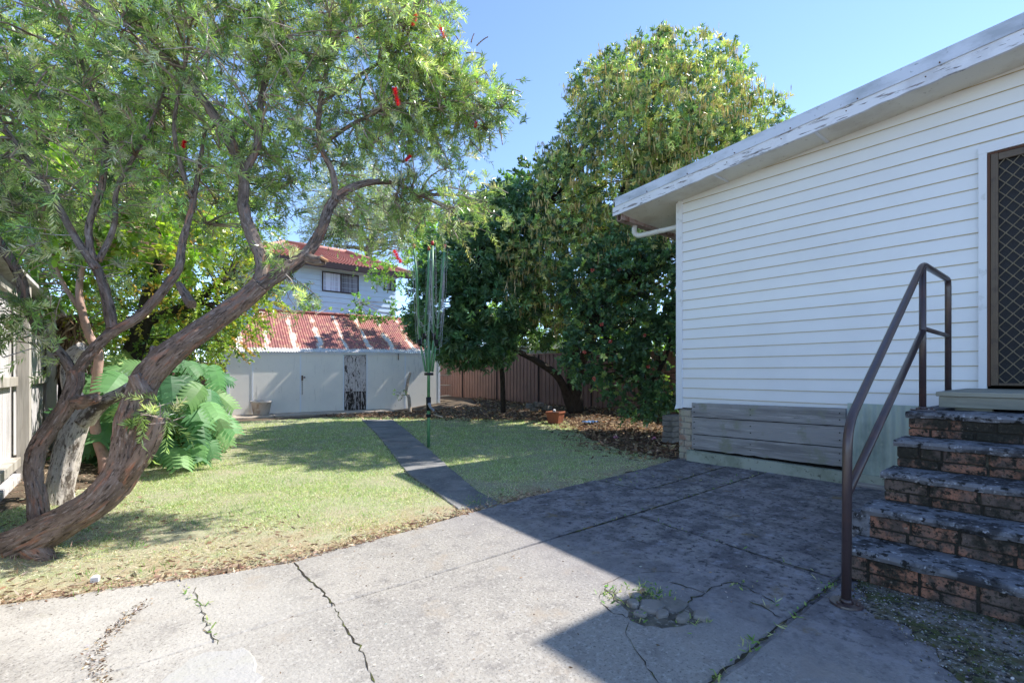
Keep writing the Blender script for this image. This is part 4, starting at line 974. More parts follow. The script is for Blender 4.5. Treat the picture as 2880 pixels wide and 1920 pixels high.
# broken concrete lumps in the patio
bits = [((1545, 1392), .085, .055), ((1495, 1398), .07, .05), ((1455, 1392), .035, .03), ((1470, 1412), .03, .03), ((1520, 1415), .045, .02), ((1570, 1425), .05, .02), ((1430, 1372), .045, .03), ((1610, 1418), .05, .03), ((1460, 1375), .03, .02)]
mbc = MB(); slab(mbc, D(1385, 1352, 1440, 1362, 1480, 1348, 1505, 1372, 1575, 1385, 1600, 1415, 1620, 1428, 1540, 1440, 1480, 1438, 1447, 1425, 1442, 1405, 1420, 1385), .0005, .005, amp=.012, seed=8, step=.04); tag(mbc.build('exposed_dirt', MT['dirt']), kind='structure')
for i, ((u, v), a, b) in enumerate(bits):
    q = G(u * 1.2245, v * 1.2245); rr2 = np.random.default_rng(i + 3); pl = []
    for k in range(9):
        th = 2 * math.pi * k / 9; s = rr2.uniform(.8, 1.15); pl.append((q[0] + math.cos(th) * a * s, q[1] + math.sin(th) * b * s * 1.3))
    mb = MB(); slab(mb, pl, .0, .018 + .006 * (i % 3), amp=.003, seed=i, step=.03, tilt=.06)
    lab = ['larger smooth right-hand lump in the broken patch of the patio', 'larger smooth left-hand lump in the broken patch of the patio', 'small lump left of the two smooth ones in the broken patio', 'little chip below the left end of the smooth lumps', 'flat chip below the two smooth lumps', 'long chip right below the smooth lumps', 'sunlit flat lump at the notch of the shadow on the patio', 'angular lump at the right edge of the broken patch', 'small lump just above the smooth lumps, at the shadow edge'][i]
    tag(mb.build('concrete_lump', MT['stone'] if i != 6 else MT['concrete']), lab, 'concrete lump', 'broken concrete lumps in the patio')
# ================================================================== vegetation toolkit
def nrm(a): return a / (np.linalg.norm(a, axis=-1, keepdims=True) + 1e-9)
def leaf_mesh(name, base, dirv, length, width, col, matl, parent=None, droop=0.0, shape='diamond', up=None, fold=0.0):
    """many single leaves as real faces; base,dirv (n,3) length,width (n,) col (n,3)"""
    n = len(base); dirv = nrm(dirv)
    if up is None: up = rng.standard_normal((n, 3))
    side = nrm(np.cross(dirv, up)); nv = np.cross(side, dirv)
    length = np.broadcast_to(length, (n,)); width = np.broadcast_to(width, (n,))
    prof = {'diamond': [(0, 0), (.45, .5), (1, 0), (.45, -.5)],
            'oval': [(0, .06), (.3, .46), (.7, .42), (1, .0), (.7, -.42), (.3, -.46)],
            'lance': [(0, .05), (.35, .5), (.72, .30), (1, 0), (.72, -.30), (.35, -.5)],
            'blade': [(0, .5), (1, 0), (0, -.5)]}[shape]
    k = len(prof); V = np.empty((n, k, 3))
    for i, (t, s) in enumerate(prof):
        V[:, i] = base + dirv * (t * length)[:, None] + side * (s * width)[:, None] + nv * (fold * abs(s) * width)[:, None]
        V[:, i, 2] -= droop * (t ** 2) * length
    me = bpy.data.meshes.new(name); me.vertices.add(n * k); me.vertices.foreach_set('co', V.astype('f').ravel())
    me.loops.add(n * k); me.loops.foreach_set('vertex_index', np.arange(n * k, dtype='i'))
    me.polygons.add(n); me.polygons.foreach_set('loop_start', np.arange(0, n * k, k, dtype='i')); me.polygons.foreach_set('loop_total', np.full(n, k, 'i'))
    me.update(calc_edges=True)
    at = me.attributes.new('col', 'FLOAT_COLOR', 'POINT'); c4 = np.ones((n, k, 4), 'f'); c4[..., :3] = col[:, None, :]; at.data.foreach_set('color', c4.ravel())
    return add_mesh(name, me, matl, parent)
def pal(n, cols, wts, var=.18):
    cols = np.array(cols, float); w_ = np.array(wts, float); w_ /= w_.sum()
    c = cols[rng.choice(len(cols), n, p=w_)]
    return np.clip(c * np.exp(rng.standard_normal((n, 1)) * var) * (1 + rng.standard_normal((n, 3)) * .05), .003, .95)
def fnoise(p, f, seed=0):
    s = np.zeros(len(p)); r = np.random.default_rng(seed + 999)
    for k in range(5):
        a = r.standard_normal(3) * f * (1.5 ** k) * .8; s += np.sin(p @ a + r.uniform(0, 6.28)) / (1.3 ** k)
    return s / 2.2
def ell(u, v, Z, ru, rv, rz):
    return (P(u, v, Z), ru * Z / FPX, rv * Z / FPX, rz)
def crown(ells, n, lo=.55, hi=1.0, clump=.16, freq=1.2, holes=None, seed=0, keep=.5):
    """points spread through the outer shells of a union of ellipsoids (world space)"""
    out = []; nor = []
    wts = np.array([e[1] * e[2] + e[1] * e[3] + e[2] * e[3] for e in ells]); wts /= wts.sum()
    tries = 0
    while sum(len(o) for o in out) < n and tries < 60:
        tries += 1; m_ = n
        k = rng.choice(len(ells), m_, p=wts); d = nrm(rng.standard_normal((m_, 3))); r = lo + (hi - lo) * rng.random(m_) ** .6
        C = np.array([ells[i][0] for i in k]); A = np.array([ells[i][1:] for i in k])
        sc = r * (1 + clump * fnoise(d * 3 + C, freq * 1.5, seed))
        off = d * A * sc[:, None]; p = C + off[:, :1] * Rv + off[:, 1:2] * Uv + off[:, 2:3] * Fv
        nn = nrm((d / A)[:, :1] * Rv + (d / A)[:, 1:2] * Uv + (d / A)[:, 2:3] * Fv)
        ok = np.ones(m_, bool)
        for (c, a, b, e) in ells:       # not deep inside another lobe
            q = p - c; rr = np.sqrt(((q @ Rv) / a) ** 2 + ((q @ Uv) / b) ** 2 + ((q @ Fv) / e) ** 2); ok &= (rr > lo * .8) | (rng.random(m_) < .10)
        g = fnoise(p, freq * 2.0, seed + 3); ok &= (g > -keep) | (rng.random(m_) < .18)
        if holes:
            for (c, rad_) in holes: ok &= np.linalg.norm((p - c) - np.outer((p - c) @ Fv, Fv), axis=1) > rad_
        out.append(p[ok]); nor.append(nn[ok])
    p = np.concatenate(out)[:n]; nn = np.concatenate(nor)[:n]; return p, nn
def twigs(mb, tips, nodes, r0, r1, sag=.1, seg=4, steps=4, maxlen=9):
    nodes = np.array(nodes)
    for t in tips:
        d = np.linalg.norm(nodes - t, axis=1) + .9 * np.maximum(0, nodes[:, 2] - t[2]); j = int(np.argmin(d)); a = nodes[j]
        L = np.linalg.norm(t - a)
        if L < .02 or L > maxlen: continue
        mid = (a + t) / 2 + np.array([0, 0, L * sag]) + rng.standard_normal(3) * L * .09
        pts = [a * (1 - s) ** 2 + 2 * mid * s * (1 - s) + t * s * s + (rng.standard_normal(3) * L * .018 if 0 < s < 1 else 0) for s in np.linspace(0, 1, steps + 1)]
        mb.tube(pts, list(np.linspace(r0, r1, steps + 1)), seg, cap=False)
def path_nodes(path, step=.15):
    a, _ = resample(path, [1] * len(path), step); return a

# ================================================================== bottlebrush tree (front left)
def LP(rows): return [P(u * 1.2245, v * 1.2245, Z) for (u, v, Z, r_) in rows], [q[3] for q in rows]
T1 = thing('bottlebrush_tree', 'big leaning bottlebrush tree with furrowed bark, narrow leaves and red flower spikes', 'tree', tuple(G(60, 1580)))
limbs = {
 'A': [(-90, 1310, 3.10, 0.138), (-20, 1275, 3.12, 0.124), (57, 1245, 3.15, 0.112), (152, 1194, 3.2, 0.103), (228, 1145, 3.25, 0.098), (280, 1085, 3.32, 0.098), (304, 1020, 3.36, 0.109), (312, 965, 3.38, 0.109), (322, 910, 3.4, 0.090), (345, 858, 3.42, 0.086), (408, 799, 3.46, 0.081), (493, 737, 3.55, 0.072), (560, 688, 3.62, 0.066), (597, 655, 3.65, 0.063)],
 'A2': [(592, 660, 3.65, .056), (602, 605, 3.7, .048), (578, 540, 3.75, .045), (560, 480, 3.8, .042), (558, 395, 3.85, .038), (530, 330, 3.9, .04), (480, 250, 3.9, .034), (420, 170, 3.9, .028), (350, 90, 3.9, .022), (270, 20, 3.9, .015)],
 'A3': [(592, 660, 3.65, .062), (650, 625, 3.75, .052), (700, 588, 3.85, .046), (735, 535, 3.95, .040), (760, 470, 4.05, .038), (800, 435, 4.15, .032), (860, 418, 4.3, .024), (920, 425, 4.5, .016), (965, 450, 4.6, .008)],
 'A4': [(700, 590, 3.85, .04), (728, 600, 3.8, .038), (742, 597, 3.78, .036)],
 'A5': [(770, 462, 4.05, .028), (765, 400, 4.1, .026), (735, 330, 4.15, .024), (735, 240, 4.2, .02), (760, 130, 4.3, .015), (800, 30, 4.4, .01)],
 'A6': [(558, 400, 3.85, .034), (590, 330, 3.9, .028), (600, 230, 4.0, .024), (620, 130, 4.1, .018), (640, 20, 4.2, .012)],
 'A7': [(730, 340, 4.15, .02), (820, 280, 4.4, .017), (920, 240, 4.7, .014), (1010, 240, 4.9, .010), (1085, 262, 5.0, .005)],
 'A8': [(735, 240, 4.2, .018), (830, 170, 4.5, .014), (940, 100, 4.8, .010), (1000, 60, 5.0, .006)],
 'B': [(90, 1225, 3.38, 0.071), (84, 1150, 3.4, 0.054), (76, 1090, 3.42, 0.052), (84, 1035, 3.44, 0.052), (115, 985, 3.46, 0.054), (150, 935, 3.48, 0.052), (172, 880, 3.5, 0.052), (172, 850, 3.5, 0.052)],
 'A10': [(268, 1120, 3.30, .05), (300, 1085, 3.28, .06), (332, 1040, 3.27, .060), (358, 992, 3.27, .05), (368, 958, 3.28, .038)],
 'B1': [(172, 860, 3.5, 0.037), (140, 815, 3.48, 0.033), (95, 765, 3.46, 0.031), (62, 700, 3.44, 0.030), (48, 640, 3.42, 0.029), (20, 590, 3.4, 0.028), (-15, 540, 3.38, 0.030), (-80, 450, 3.35, 0.026)],
 'B2': [(172, 860, 3.5, 0.041), (205, 815, 3.52, 0.036), (250, 768, 3.55, 0.036), (320, 725, 3.6, 0.031), (380, 660, 3.65, 0.031), (412, 610, 3.7, 0.028), (418, 560, 3.75, 0.026), (440, 480, 3.8, 0.021), (455, 400, 3.9, 0.015), (470, 300, 4.0, 0.010)],
 'B3': [(258, 755, 3.56, 0.040), (247, 690, 3.58, 0.031), (232, 640, 3.6, 0.029), (215, 595, 3.62, 0.027), (205, 520, 3.65, 0.023), (235, 420, 3.7, 0.020), (240, 300, 3.75, 0.016), (200, 180, 3.8, 0.013), (160, 60, 3.8, 0.009)],
 'B4': [(222, 620, 3.6, .03), (170, 540, 3.6, .026), (120, 450, 3.6, .023), (60, 360, 3.6, .02), (0, 280, 3.6, .015), (-60, 200, 3.6, .01)],
 'B5': [(226, 600, 3.62, .024), (262, 520, 3.7, .02), (270, 430, 3.75, .017), (330, 320, 3.8, .013), (380, 200, 3.9, .01)],
 'A9': [(440, 455, 3.8, .018), (400, 300, 3.85, .016), (430, 120, 3.9, .013), (440, -20, 4.0, .01)],
}
mb = MB(); nodes = []
for k_, rows in limbs.items():
    p_, r_ = LP(rows); big = r_[0] > .06 or k_ == 'B'
    a_, b_ = resample(p_, r_, .011 if big else (.02 if r_[0] > .03 else .045))
    if k_ in ('A', 'B'):        # lumps and swellings
        b_ = [x * (1 + .10 * mnoise.noise((i * .05, 3, ord(k_[0])))) for i, x in enumerate(b_)]
    mb.tube(a_, b_, 110 if k_ == 'A' else (72 if k_ == 'B' else (48 if big else (26 if r_[0] > .03 else 10))), ridge=1.0 if r_[0] > .03 else .07, rfreq=6.0, seed=ord(k_[0]) + len(k_), cap=True)
    if k_ not in ('A', 'B'): nodes += path_nodes(p_[1:], .12)
# stubs and knots
for (u, v, Z, du, dv, dz, r0, r1) in [(330, 905, 3.36, -22, -45, -.04, .045, .036), (352, 838, 3.42, 6, -40, .05, .04, .032), (178, 925, 3.44, 45, -12, -.1, .04, .03), (440, 700, 3.6, -30, -50, .1, .03, .02)]:
    a = P(u * 1.2245, v * 1.2245, Z); b = P((u + du) * 1.2245, (v + dv) * 1.2245, Z + dz); aa, bb = resample([a, (a + b) / 2, b], [r0 * 1.3, r0, r1], .02); mb.tube(aa, bb, 30, ridge=1.0, rfreq=4, seed=u)
mb.build('trunk', MT['bark'], T1)
for (du, dv, dz) in ((-80, 40, .1), (60, 55, -.05), (-10, 60, .3)):
    a = P(60 * 1.2245, 1240 * 1.2245, 3.16); b = P((60 + du) * 1.2245, (1240 + dv) * 1.2245, 3.16 + dz); b[2] = -.02; aa, bb = resample([a, (a * .45 + b * .55) - [0, 0, .02], b], [.10, .07, .03], .02); mbr = MB(); mbr.tube(aa, bb, 20, ridge=.12, rfreq=5, seed=du); mbr.build('root', MT['bark'], T1)
mb = MB()
for (u, v, Z, r_) in [(744, 597, 3.775, .033)]:
    c = P(u * 1.2245, v * 1.2245, Z); mb.tube([c, c + np.array([.004, -.006, .012])], [r_ * 1.02, r_ * .96], 16, smooth=False)
mb.build('sawn_end', MT['cut'], T1)

E1 = [ell(250, 130, 4.0, 420, 260, .9), ell(120, 430, 3.9, 330, 220, .8), ell(640, 260, 4.1, 330, 260, 1.0), *[ell(980, 200, 4.6, 290, 230, .9)] * 2, ell(560, 520, 4.2, 260, 150, .7),
      *[ell(1230, 300, 4.9, 150, 130, .45)] * 2, *[ell(1340, 305, 5.0, 95, 70, .3)] * 3, ell(1120, 480, 4.7, 190, 110, .5), *[ell(1230, 580, 4.8, 150, 70, .4)] * 2, ell(1060, 590, 4.7, 170, 85, .5), ell(1180, 100, 4.8, 120, 110, .4),
      ell(760, 20, 4.2, 500, 160, 1.0), ell(-80, 250, 3.8, 300, 420, .9), ell(880, 500, 4.4, 140, 110, .5)]
HOLES = [(P(u, v, 4.3), r_) for (u, v, r_) in ((700, 330, .18), (1030, 500, .20), (860, 520, .25), (330, 330, .10), (110, 460, .12), (880, 300, .16), (640, 470, .16), (975, 380, .12), (1130, 400, .14), (770, 640, .22), (560, 410, .12))]
ctr, cn = crown(E1, 330, .45, .95, .12, 1.4, HOLES, 1, .5)
mb = MB(); twigs(mb, ctr, nodes, .011, .005, .10, 5, 5, 2.5)
sp_, sn_ = crown(E1, 4000, .40, 1.03, .14, 1.6, HOLES, 1, .42)
# shoots hang together around branch ends
j = rng.integers(0, len(ctr), 1700); sp2 = ctr[j] + rng.standard_normal((1700, 3)) * .14; sn2 = nrm(cn[j] + rng.standard_normal((1700, 3)) * .5)
SPR = [(760, 700), (800, 740), (850, 800), (870, 850), (720, 760), (790, 800), (690, 820), (430, 1150), (400, 1190), (455, 1170), (20, 900), (60, 850), (-10, 950), (130, 1020), (1280, 640), (1340, 560), (1360, 600), (30, 860), (40, 930), (110, 880), (90, 860), (1240, 20), (1190, -10), (350, 760), (300, 820), (130, 720), (60, 660), (200, 700)]
sp3 = np.concatenate([[P(u, v, (3.3 if v > 1100 else (3.35 if u < 200 else (3.75 if u < 1000 else 4.9)))) + rng.standard_normal(3) * .05 for _ in range(7)] for u, v in SPR]); sn3 = nrm(rng.standard_normal((len(sp3), 3)) - [0, 0, .5])
allp = np.concatenate([sp_, sp2, sp3]); alln = np.concatenate([sn_, sn2, sn3])
keep_ = (allp[:, 2] > 1.75) | (np.arange(len(allp)) >= len(allp) - len(sp3)); allp = allp[keep_]; alln = alln[keep_]
cn_nodes = list(ctr) + nodes + [P(u, v, Z) for u, v, Z in ((395, 1120, 3.38), (20, 760, 3.42), (800, 700, 3.7), (60, 900, 3.4))]
tip_idx = rng.choice(len(allp), 2600, replace=False); twigs(mb, allp[tip_idx], cn_nodes, .0055, .0022, .05, 3, 3, .9)
bt = rng.choice(len(allp), 900, replace=False)
for i_ in bt:       # bare weathered twigs standing out of the leaves
    c = allp[i_]; d = nrm(alln[i_] + rng.standard_normal(3) * .7); L = rng.uniform(.12, .38); k = rng.standard_normal(3) * L * .12
    mb.tube([c - d * L * .5, c + k, c + d * L * .5], [.0045, .0035, .0015], 3, cap=False)
mb.build('twigs', MT['twig'], T1)
def shoots(pos, nor, L0, L1, per, leaf, width, cols, wts, spread=.9, droopy=.35, shape='lance', trans=None, up=.25):
    n = len(pos); ax = nrm(nor + rng.standard_normal((n, 3)) * .65 + np.array([0, 0, up]) - np.array([0, 0, droopy]) * (rng.random((n, 1)) < .4)); L = rng.uniform(L0, L1, n)
    t = np.tile((np.arange(per) + .5) / per, (n, 1)) * 1.0
    base = pos[:, None] + ax[:, None] * (t * L[:, None])[..., None]; base = base.copy(); base[..., 2] -= (t ** 2 * L[:, None]) * .25
    rnd = rng.standard_normal((n, per, 3)); perp = nrm(rnd - (rnd * ax[:, None]).sum(-1, keepdims=True) * ax[:, None])
    dr = nrm(ax[:, None] * 1.0 + perp * spread)
    cl_base = pal(n, cols, wts, .22); c = cl_base[:, None] * np.exp(rng.standard_normal((n, per, 1)) * .12)
    ln = rng.uniform(.65, 1.1, (n, per)) * leaf; tipm = t.reshape(-1)
    return base.reshape(-1, 3), dr.reshape(-1, 3), ln.ravel(), ln.ravel() * width, np.clip(c.reshape(-1, 3), .003, .95), ax, L, tipm
BR = 1.22
b_, d_, l_, w2_, c_, axs, Ls, _ = shoots(allp, alln, .10, .22, 36, .064, .135, [(.15, .23, .08), (.27, .36, .14), (.08, .13, .06), (.42, .48, .24), (.40, .40, .30)], [4, 4, 2.4, 2.6, 2.2], .95)  # palest tones paint the glints of glossy leaves into the leaf colour
leaf_mesh('foliage', b_, d_, l_, w2_, np.clip(c_ * BR, 0, .8), MT['leaf'], T1)
# knobbly seed-capsule spikes
mb = MB(); sel = rng.choice(len(allp), 520, replace=False)
sel = [i for i in sel if allp[i, 2] > 2.2]
extra = [(1165, 30, .5, -.2), (1230, 35, 1, -.3), (1230, 70, 1, .2), (1180, 10, .3, -1), (1400, 260, 1, -.5), (1430, 305, 1, .1), (1375, 375, .1, 1), (1405, 360, .6, 1), (1260, 420, 1, .3), (1340, 130, .8, -.6), (1310, 150, .9, -.2), (1290, 115, -.2, -1), (1240, 240, 1, -.3), (1250, 215, 1, -.2), (1350, 185, .7, .4), (1290, 480, .3, -.8), (1325, 120, .3, -1), (1420, 250, 1, -.4), (1345, 360, .2, 1), (1300, 370, .4, 1)]
sp_list = [(allp[i] + axs[i] * Ls[i] * .3, axs[i]) for i in sel]
for (u, v, du, dv) in extra:
    c = P(u, v, 4.95); sp_list.append((c, nrm(Rv * du - Uv * dv + .2 * rng.standard_normal(3))))
smat = mat('knobbly_seed_spikes', (.30, .20, .165), .9, [(30, (.46, .36, .32), .5, .6), (9, (.15, .1, .085), .5, .62)])
order_ = sorted(range(len(sp_list)), key=lambda i: (i < len(sp_list) - len(extra), np.dot(sp_list[i][0], Fv)))
rest = MB()
for q_, i_ in enumerate(order_):
    c, d = sp_list[i_]; L = rng.uniform(.09, .17) * (1.15 if i_ >= len(sp_list) - len(extra) else 1); m_ = 14; pts = [c + d * L * k / m_ + np.array([0, 0, -.25 * L * (k / m_) ** 2]) for k in range(m_ + 1)]
    tgt = MB() if q_ < 96 else rest
    tgt.tube(pts, [(.0085 if k % 2 else .0048) * (1 - .3 * k / m_) for k in range(m_ + 1)], 6)
    if q_ < 96: tgt.build('seed_spike', smat, T1)
tag(rest.build('seed_spikes', smat, T1), kind='stuff')

# red brush flowers
FL = [(1115, 272, 4.4, .085), (1243, 88, 4.6, .06), (1165, 55, 4.5, .055), (1340, 224, 5.0, .035), (1246, 266, 4.9, .04), (1148, 445, 4.7, .035), (517, 406, 4.0, .03), (1118, 722, 4.4, .06), (1338, 350, 5.0, .03), (1172, 68, 4.85, .03), (1232, 118, 4.9, .035), (1008, 110, 4.6, .02)]
for (u, v, Z, L) in FL:
    c = P(u, v, Z - .25); d = nrm(np.array([rng.normal() * .4, rng.normal() * .4, 1.0])); m_ = 420; t = rng.uniform(-.5, .5, m_)
    base = c + d * (t * L * 2)[:, None]; r_ = rng.standard_normal((m_, 3)); perp = nrm(r_ - np.outer(r_ @ d, d)); o_ = leaf_mesh('flower', base, perp + d * .15, .030 if L > .05 else .02, .0024, pal(m_, [(.62, .012, .03), (.75, .03, .07)], [1, 1], .15), MT['flower'], T1, shape='blade')

# ================================================================== other trees on the left
T2 = thing('lopped_tree', 'cut-back pale-barked tree stump with a sawn branch behind the leaning trunk', 'tree', tuple(G(170, 1425)))
mb = MB()
for rows, sg in (([(132, 1172, 4.3, .125), (138, 1120, 4.32, .10), (150, 1060, 4.35, .098), (172, 985, 4.38, .10), (194, 940, 4.4, .085), (205, 915, 4.4, .07)], 40), ([(195, 965, 4.38, .08), (235, 925, 4.32, .058), (275, 905, 4.25, .05), (298, 890, 4.2, .048)], 24), ([(188, 940, 4.4, .07), (168, 900, 4.4, .065), (160, 850, 4.42, .07), (168, 815, 4.42, .06), (190, 795, 4.4, .045)], 24)):
    p_, r_ = LP(rows); a_, b_ = resample(p_, r_, .025); mb.tube(a_, b_, sg, ridge=.14, rfreq=3, seed=rows[0][0])
mb.build('trunk', MT['bark_pale'], T2)
T3 = thing('slender_tree', 'slender pink-barked tree with bright round leaves beside the paling fence', 'tree', tuple(G(300, 1318)))
mb = MB(); n3 = []
for rows in ([(245, 1085, 5.9, .085), (238, 1050, 5.9, .062), (222, 1000, 5.9, .056), (215, 940, 5.85, .052), (222, 870, 5.8, .05), (226, 810, 5.8, .048), (205, 770, 5.8, .045), (190, 720, 5.8, .042), (182, 660, 5.8, .036), (200, 560, 5.8, .03), (230, 460, 5.8, .02)], [(190, 720, 5.8, .03), (140, 640, 5.8, .022), (110, 540, 5.8, .015)]):
    p_, r_ = LP(rows); a_, b_ = resample(p_, r_, .06); mb.tube(a_, b_, 14, ridge=.05); n3 += a_
E3 = [ell(230, 560, 6.0, 250, 150, .9), ell(120, 720, 6.2, 200, 140, .7), ell(420, 640, 6.3, 180, 120, .7)]
c3, q3 = crown(E3, 420, .4, 1, .15, 1.3, None, 5); twigs(mb, c3[:220], n3, .008, .003, .08, 4, 4, 2.5); mb.build('trunk', MT['bark_pink'], T3)
b_, d_, l_, w2_, c_, *_ = shoots(c3, q3, .12, .3, 16, .10, .62, [(.13, .24, .035), (.22, .34, .05), (.32, .42, .08), (.30, .30, .05)], [3, 3, 2, .7], 1.2, .5, up=.1)
leaf_mesh('foliage', b_, d_, l_, w2_, c_, MT['leaf'], T3, shape='oval')
def generic_tree(label, base, trunk_rows, ells, ncl, per, leaf, width, cols, wts, shape='oval', bark='bark_dark', name='tree', group=None, r_tw=.012, matl='leaf', lo=.45, keep=.5, spread=1.1, L=(.15, .4), freq=1.0, maxlen=6, clump=.16, up=.25, seed=None, twn=260, cat='tree'):
    T = thing(name, label, cat, tuple(base), group=group); mb = MB(); nd = []
    for rows in trunk_rows:
        p_, r_ = LP(rows); a_, b_ = resample(p_, r_, .12); mb.tube(a_, b_, 14, ridge=.1, seed=rows[0][0]); nd += a_
    p, q = crown(ells, ncl, lo, 1.0, clump, freq, None, seed if seed is not None else int(base[0] * 10), keep)
    twigs(mb, p[rng.choice(len(p), min(twn, len(p)), replace=False)], nd, r_tw, r_tw * .3, .06, 4, 4, maxlen)
    mb.build('trunk', MT[bark], T)
    b_, d_, l_, w2_, c_, *_ = shoots(p, q, L[0], L[1], per, leaf, width, cols, wts, spread, .35, up=up)
    leaf_mesh('foliage', b_, d_, l_, w2_, np.clip(c_ * 1.15, 0, .8), MT[matl], T, shape=shape); return T, p, q
generic_tree('yellow-green tree with a dark leaning trunk behind the big split leaves', P(350, 1290, 7.6) * [1, 1, 0], [[(285, 1040, 7.6, .17), (292, 930, 7.6, .15), (300, 830, 7.6, .14), (330, 740, 7.6, .12), (345, 660, 7.6, .09), (380, 560, 7.6, .06)], [(330, 740, 7.6, .09), (430, 700, 7.7, .06), (520, 640, 7.8, .035)]],
    [ell(560, 780, 8.0, 210, 150, 1.0), ell(420, 880, 7.8, 170, 110, .8), ell(620, 900, 8.0, 110, 90, .6), ell(430, 650, 8.2, 220, 140, 1.0), ell(690, 800, 8.4, 80, 90, .5)], 1500, 20, .06, .5,
    [(.17, .26, .04), (.28, .36, .06), (.38, .36, .07), (.45, .27, .06), (.10, .17, .03)], [3, 3, 2, 1, 2], name='yellow_leafed_tree', freq=1.5)
generic_tree('dark green hedge tree beyond the left fence', P(-200, 1200, 9) * [1, 1, 0], [[(-150, 980, 9, .14), (-120, 700, 9, .1), (-60, 450, 9, .06)]],
    [ell(60, 420, 9.5, 330, 300, 1.4), ell(-120, 620, 9, 250, 260, 1.2), ell(300, 250, 10, 300, 220, 1.4), ell(150, 780, 9.6, 130, 120, .6), ell(330, 900, 12, 220, 110, .8), ell(520, 930, 13, 140, 90, .8)], 3000, 20, .085, .5, [(.08, .15, .03), (.14, .24, .04), (.05, .10, .025), (.24, .34, .07)], [3, 3, 2, 1], name='broadleaf_tree')
generic_tree('tall loose green tree behind the shed and the bottlebrush crown', P(520, 1170, 20) * [1, 1, 0], [[(420, 960, 19, .25), (430, 700, 19, .2), (420, 450, 19, .12), (430, 250, 19, .06)], [(430, 620, 19, .12), (560, 420, 19.3, .06)]],
    [ell(480, 420, 19, 260, 260, 2.5), ell(600, 640, 18, 170, 130, 1.6), ell(250, 560, 18, 220, 220, 2), ell(700, 480, 20, 130, 150, 1.5)], 1900, 20, .15, .4, [(.12, .20, .05), (.19, .28, .07), (.28, .36, .1), (.08, .13, .04)], [3, 3, 2, 2], name='tall_tree', r_tw=.03, L=(.3, .7), freq=.6)
generic_tree('grey-leaved gum tree behind the red-roofed neighbour house', P(1020, 1130, 30) * [1, 1, 0], [[(840, 900, 31, .3), (845, 600, 31, .25), (870, 500, 31, .16), (900, 420, 31, .1)], [(850, 560, 31, .16), (800, 490, 31, .09), (780, 420, 31, .05)], [(870, 520, 31, .12), (950, 500, 31, .06)]],
    [ell(1010, 560, 31, 150, 100, 3.5), ell(1120, 640, 30, 120, 90, 2.5), ell(950, 640, 30, 90, 60, 2)], 1500, 22, .22, .22, [(.26, .29, .24), (.34, .36, .33), (.20, .24, .17)], [2, 2, 2], name='gum_tree', r_tw=.06, L=(.5, 1.1), freq=.4, shape='lance', lo=.2, keep=.35, maxlen=8, bark='bark_pale')
# monstera clump
def monstera(label):
    T = thing('monstera_plant', label, 'plant', tuple(P(420, 1290, 6.75) * [1, 1, 0]))
    V = []; Fc = []; C = []; pet = MB()
    spots = []
    for _ in range(160):
        u = rng.uniform(235, 625); lo = 980 + abs(u - 470) * .35; v = rng.uniform(lo, 1290 if u < 560 else 1250); spots.append((u, v, rng.uniform(6.1, 7.3), rng.uniform(.18, .40)))
    for (u, v, s) in [(570, 1085, .55), (545, 1180, .55), (500, 1260, .5), (590, 1130, .5), (340, 1050, .55), (480, 1060, .6), (560, 1240, .42), (310, 1190, .55), (280, 1240, .5), (540, 1130, .6), (450, 1240, .5)]: spots.append((u, v, rng.uniform(5.7, 6.1), s))
    root = P(430, 1290, 6.8); root[2] = .05
    for (u, v, Z, s) in spots:
        c = P(u, v, Z); out = nrm((c - root) * [1, 1, .25] + np.array([.25, -.55, .15]) + rng.standard_normal(3) * .3)
        nrmv = nrm(np.array([.25, -.75, .75]) + rng.standard_normal(3) * .34 + out * .2); ax = nrm(out - nrmv * (out @ nrmv)); ax = nrm(ax + np.array([0, 0, -.55])); ax = nrm(ax - nrmv * (ax @ nrmv)); side = np.cross(nrmv, ax)
        tone = pal(1, [(.06, .15, .065), (.11, .24, .10), (.18, .33, .13), (.32, .44, .14)], [3, 4, 2, .6], .15)[0]
        L = s * (1 if s < .41 else .66); K = 7
        def pt(t, w_): # t along midrib 0..1, w signed fraction
            return c + ax * (t * L) + side * (w_ * L) - nrmv * (abs(w_) ** 2 * L * .65 + t * t * L * .22)
        for sd in (1, -1):
            for k in range(K):
                t0 = -.05 + k / K * .92; t1 = t0 + .92 / K; wid = .50 * math.sqrt(max(0.02, 1 - ((t0 - .30) / .72) ** 2)); fwd = .10 + .16 * k / K
                a = t0 + .0; b = t1
                inner = .52 * wid; g = .20 * (t1 - t0)
                ring = [(a, 0), (b, 0), (b + fwd * .4, inner), (b - g + fwd * .8, wid * .78), ((a + b) / 2 + fwd, wid * rng.uniform(.93, 1.05)), (a + g * .6 + fwd * .75, wid * .80), (a + fwd * .4, inner)]
                i0 = len(V); V += [pt(t, sd * w_) for t, w_ in ring]; Fc.append(list(range(i0, i0 + len(ring)))); C += [tone * rng.uniform(.9, 1.12)] * len(ring)
        mid = (root + c) / 2 + np.array([0, 0, .25]); pet.tube([root + rng.standard_normal(3) * [.4, .3, 0], mid, c], [.012, .010, .007], 5, cap=False)
    me = bpy.data.meshes.new('leaves'); me.from_pydata([tuple(v) for v in V], [], Fc); at = me.attributes.new('col', 'FLOAT_COLOR', 'POINT'); c4 = np.ones((len(V), 4), 'f'); c4[:, :3] = np.array(C); at.data.foreach_set('color', c4.ravel())
    add_mesh('leaves', me, MT['leaf_broad'], T); pet.build('stems', mat('green_stems', (.12, .2, .06), .5), T)
monstera('large clump of glossy split-leaf plants between the fence and the lawn')
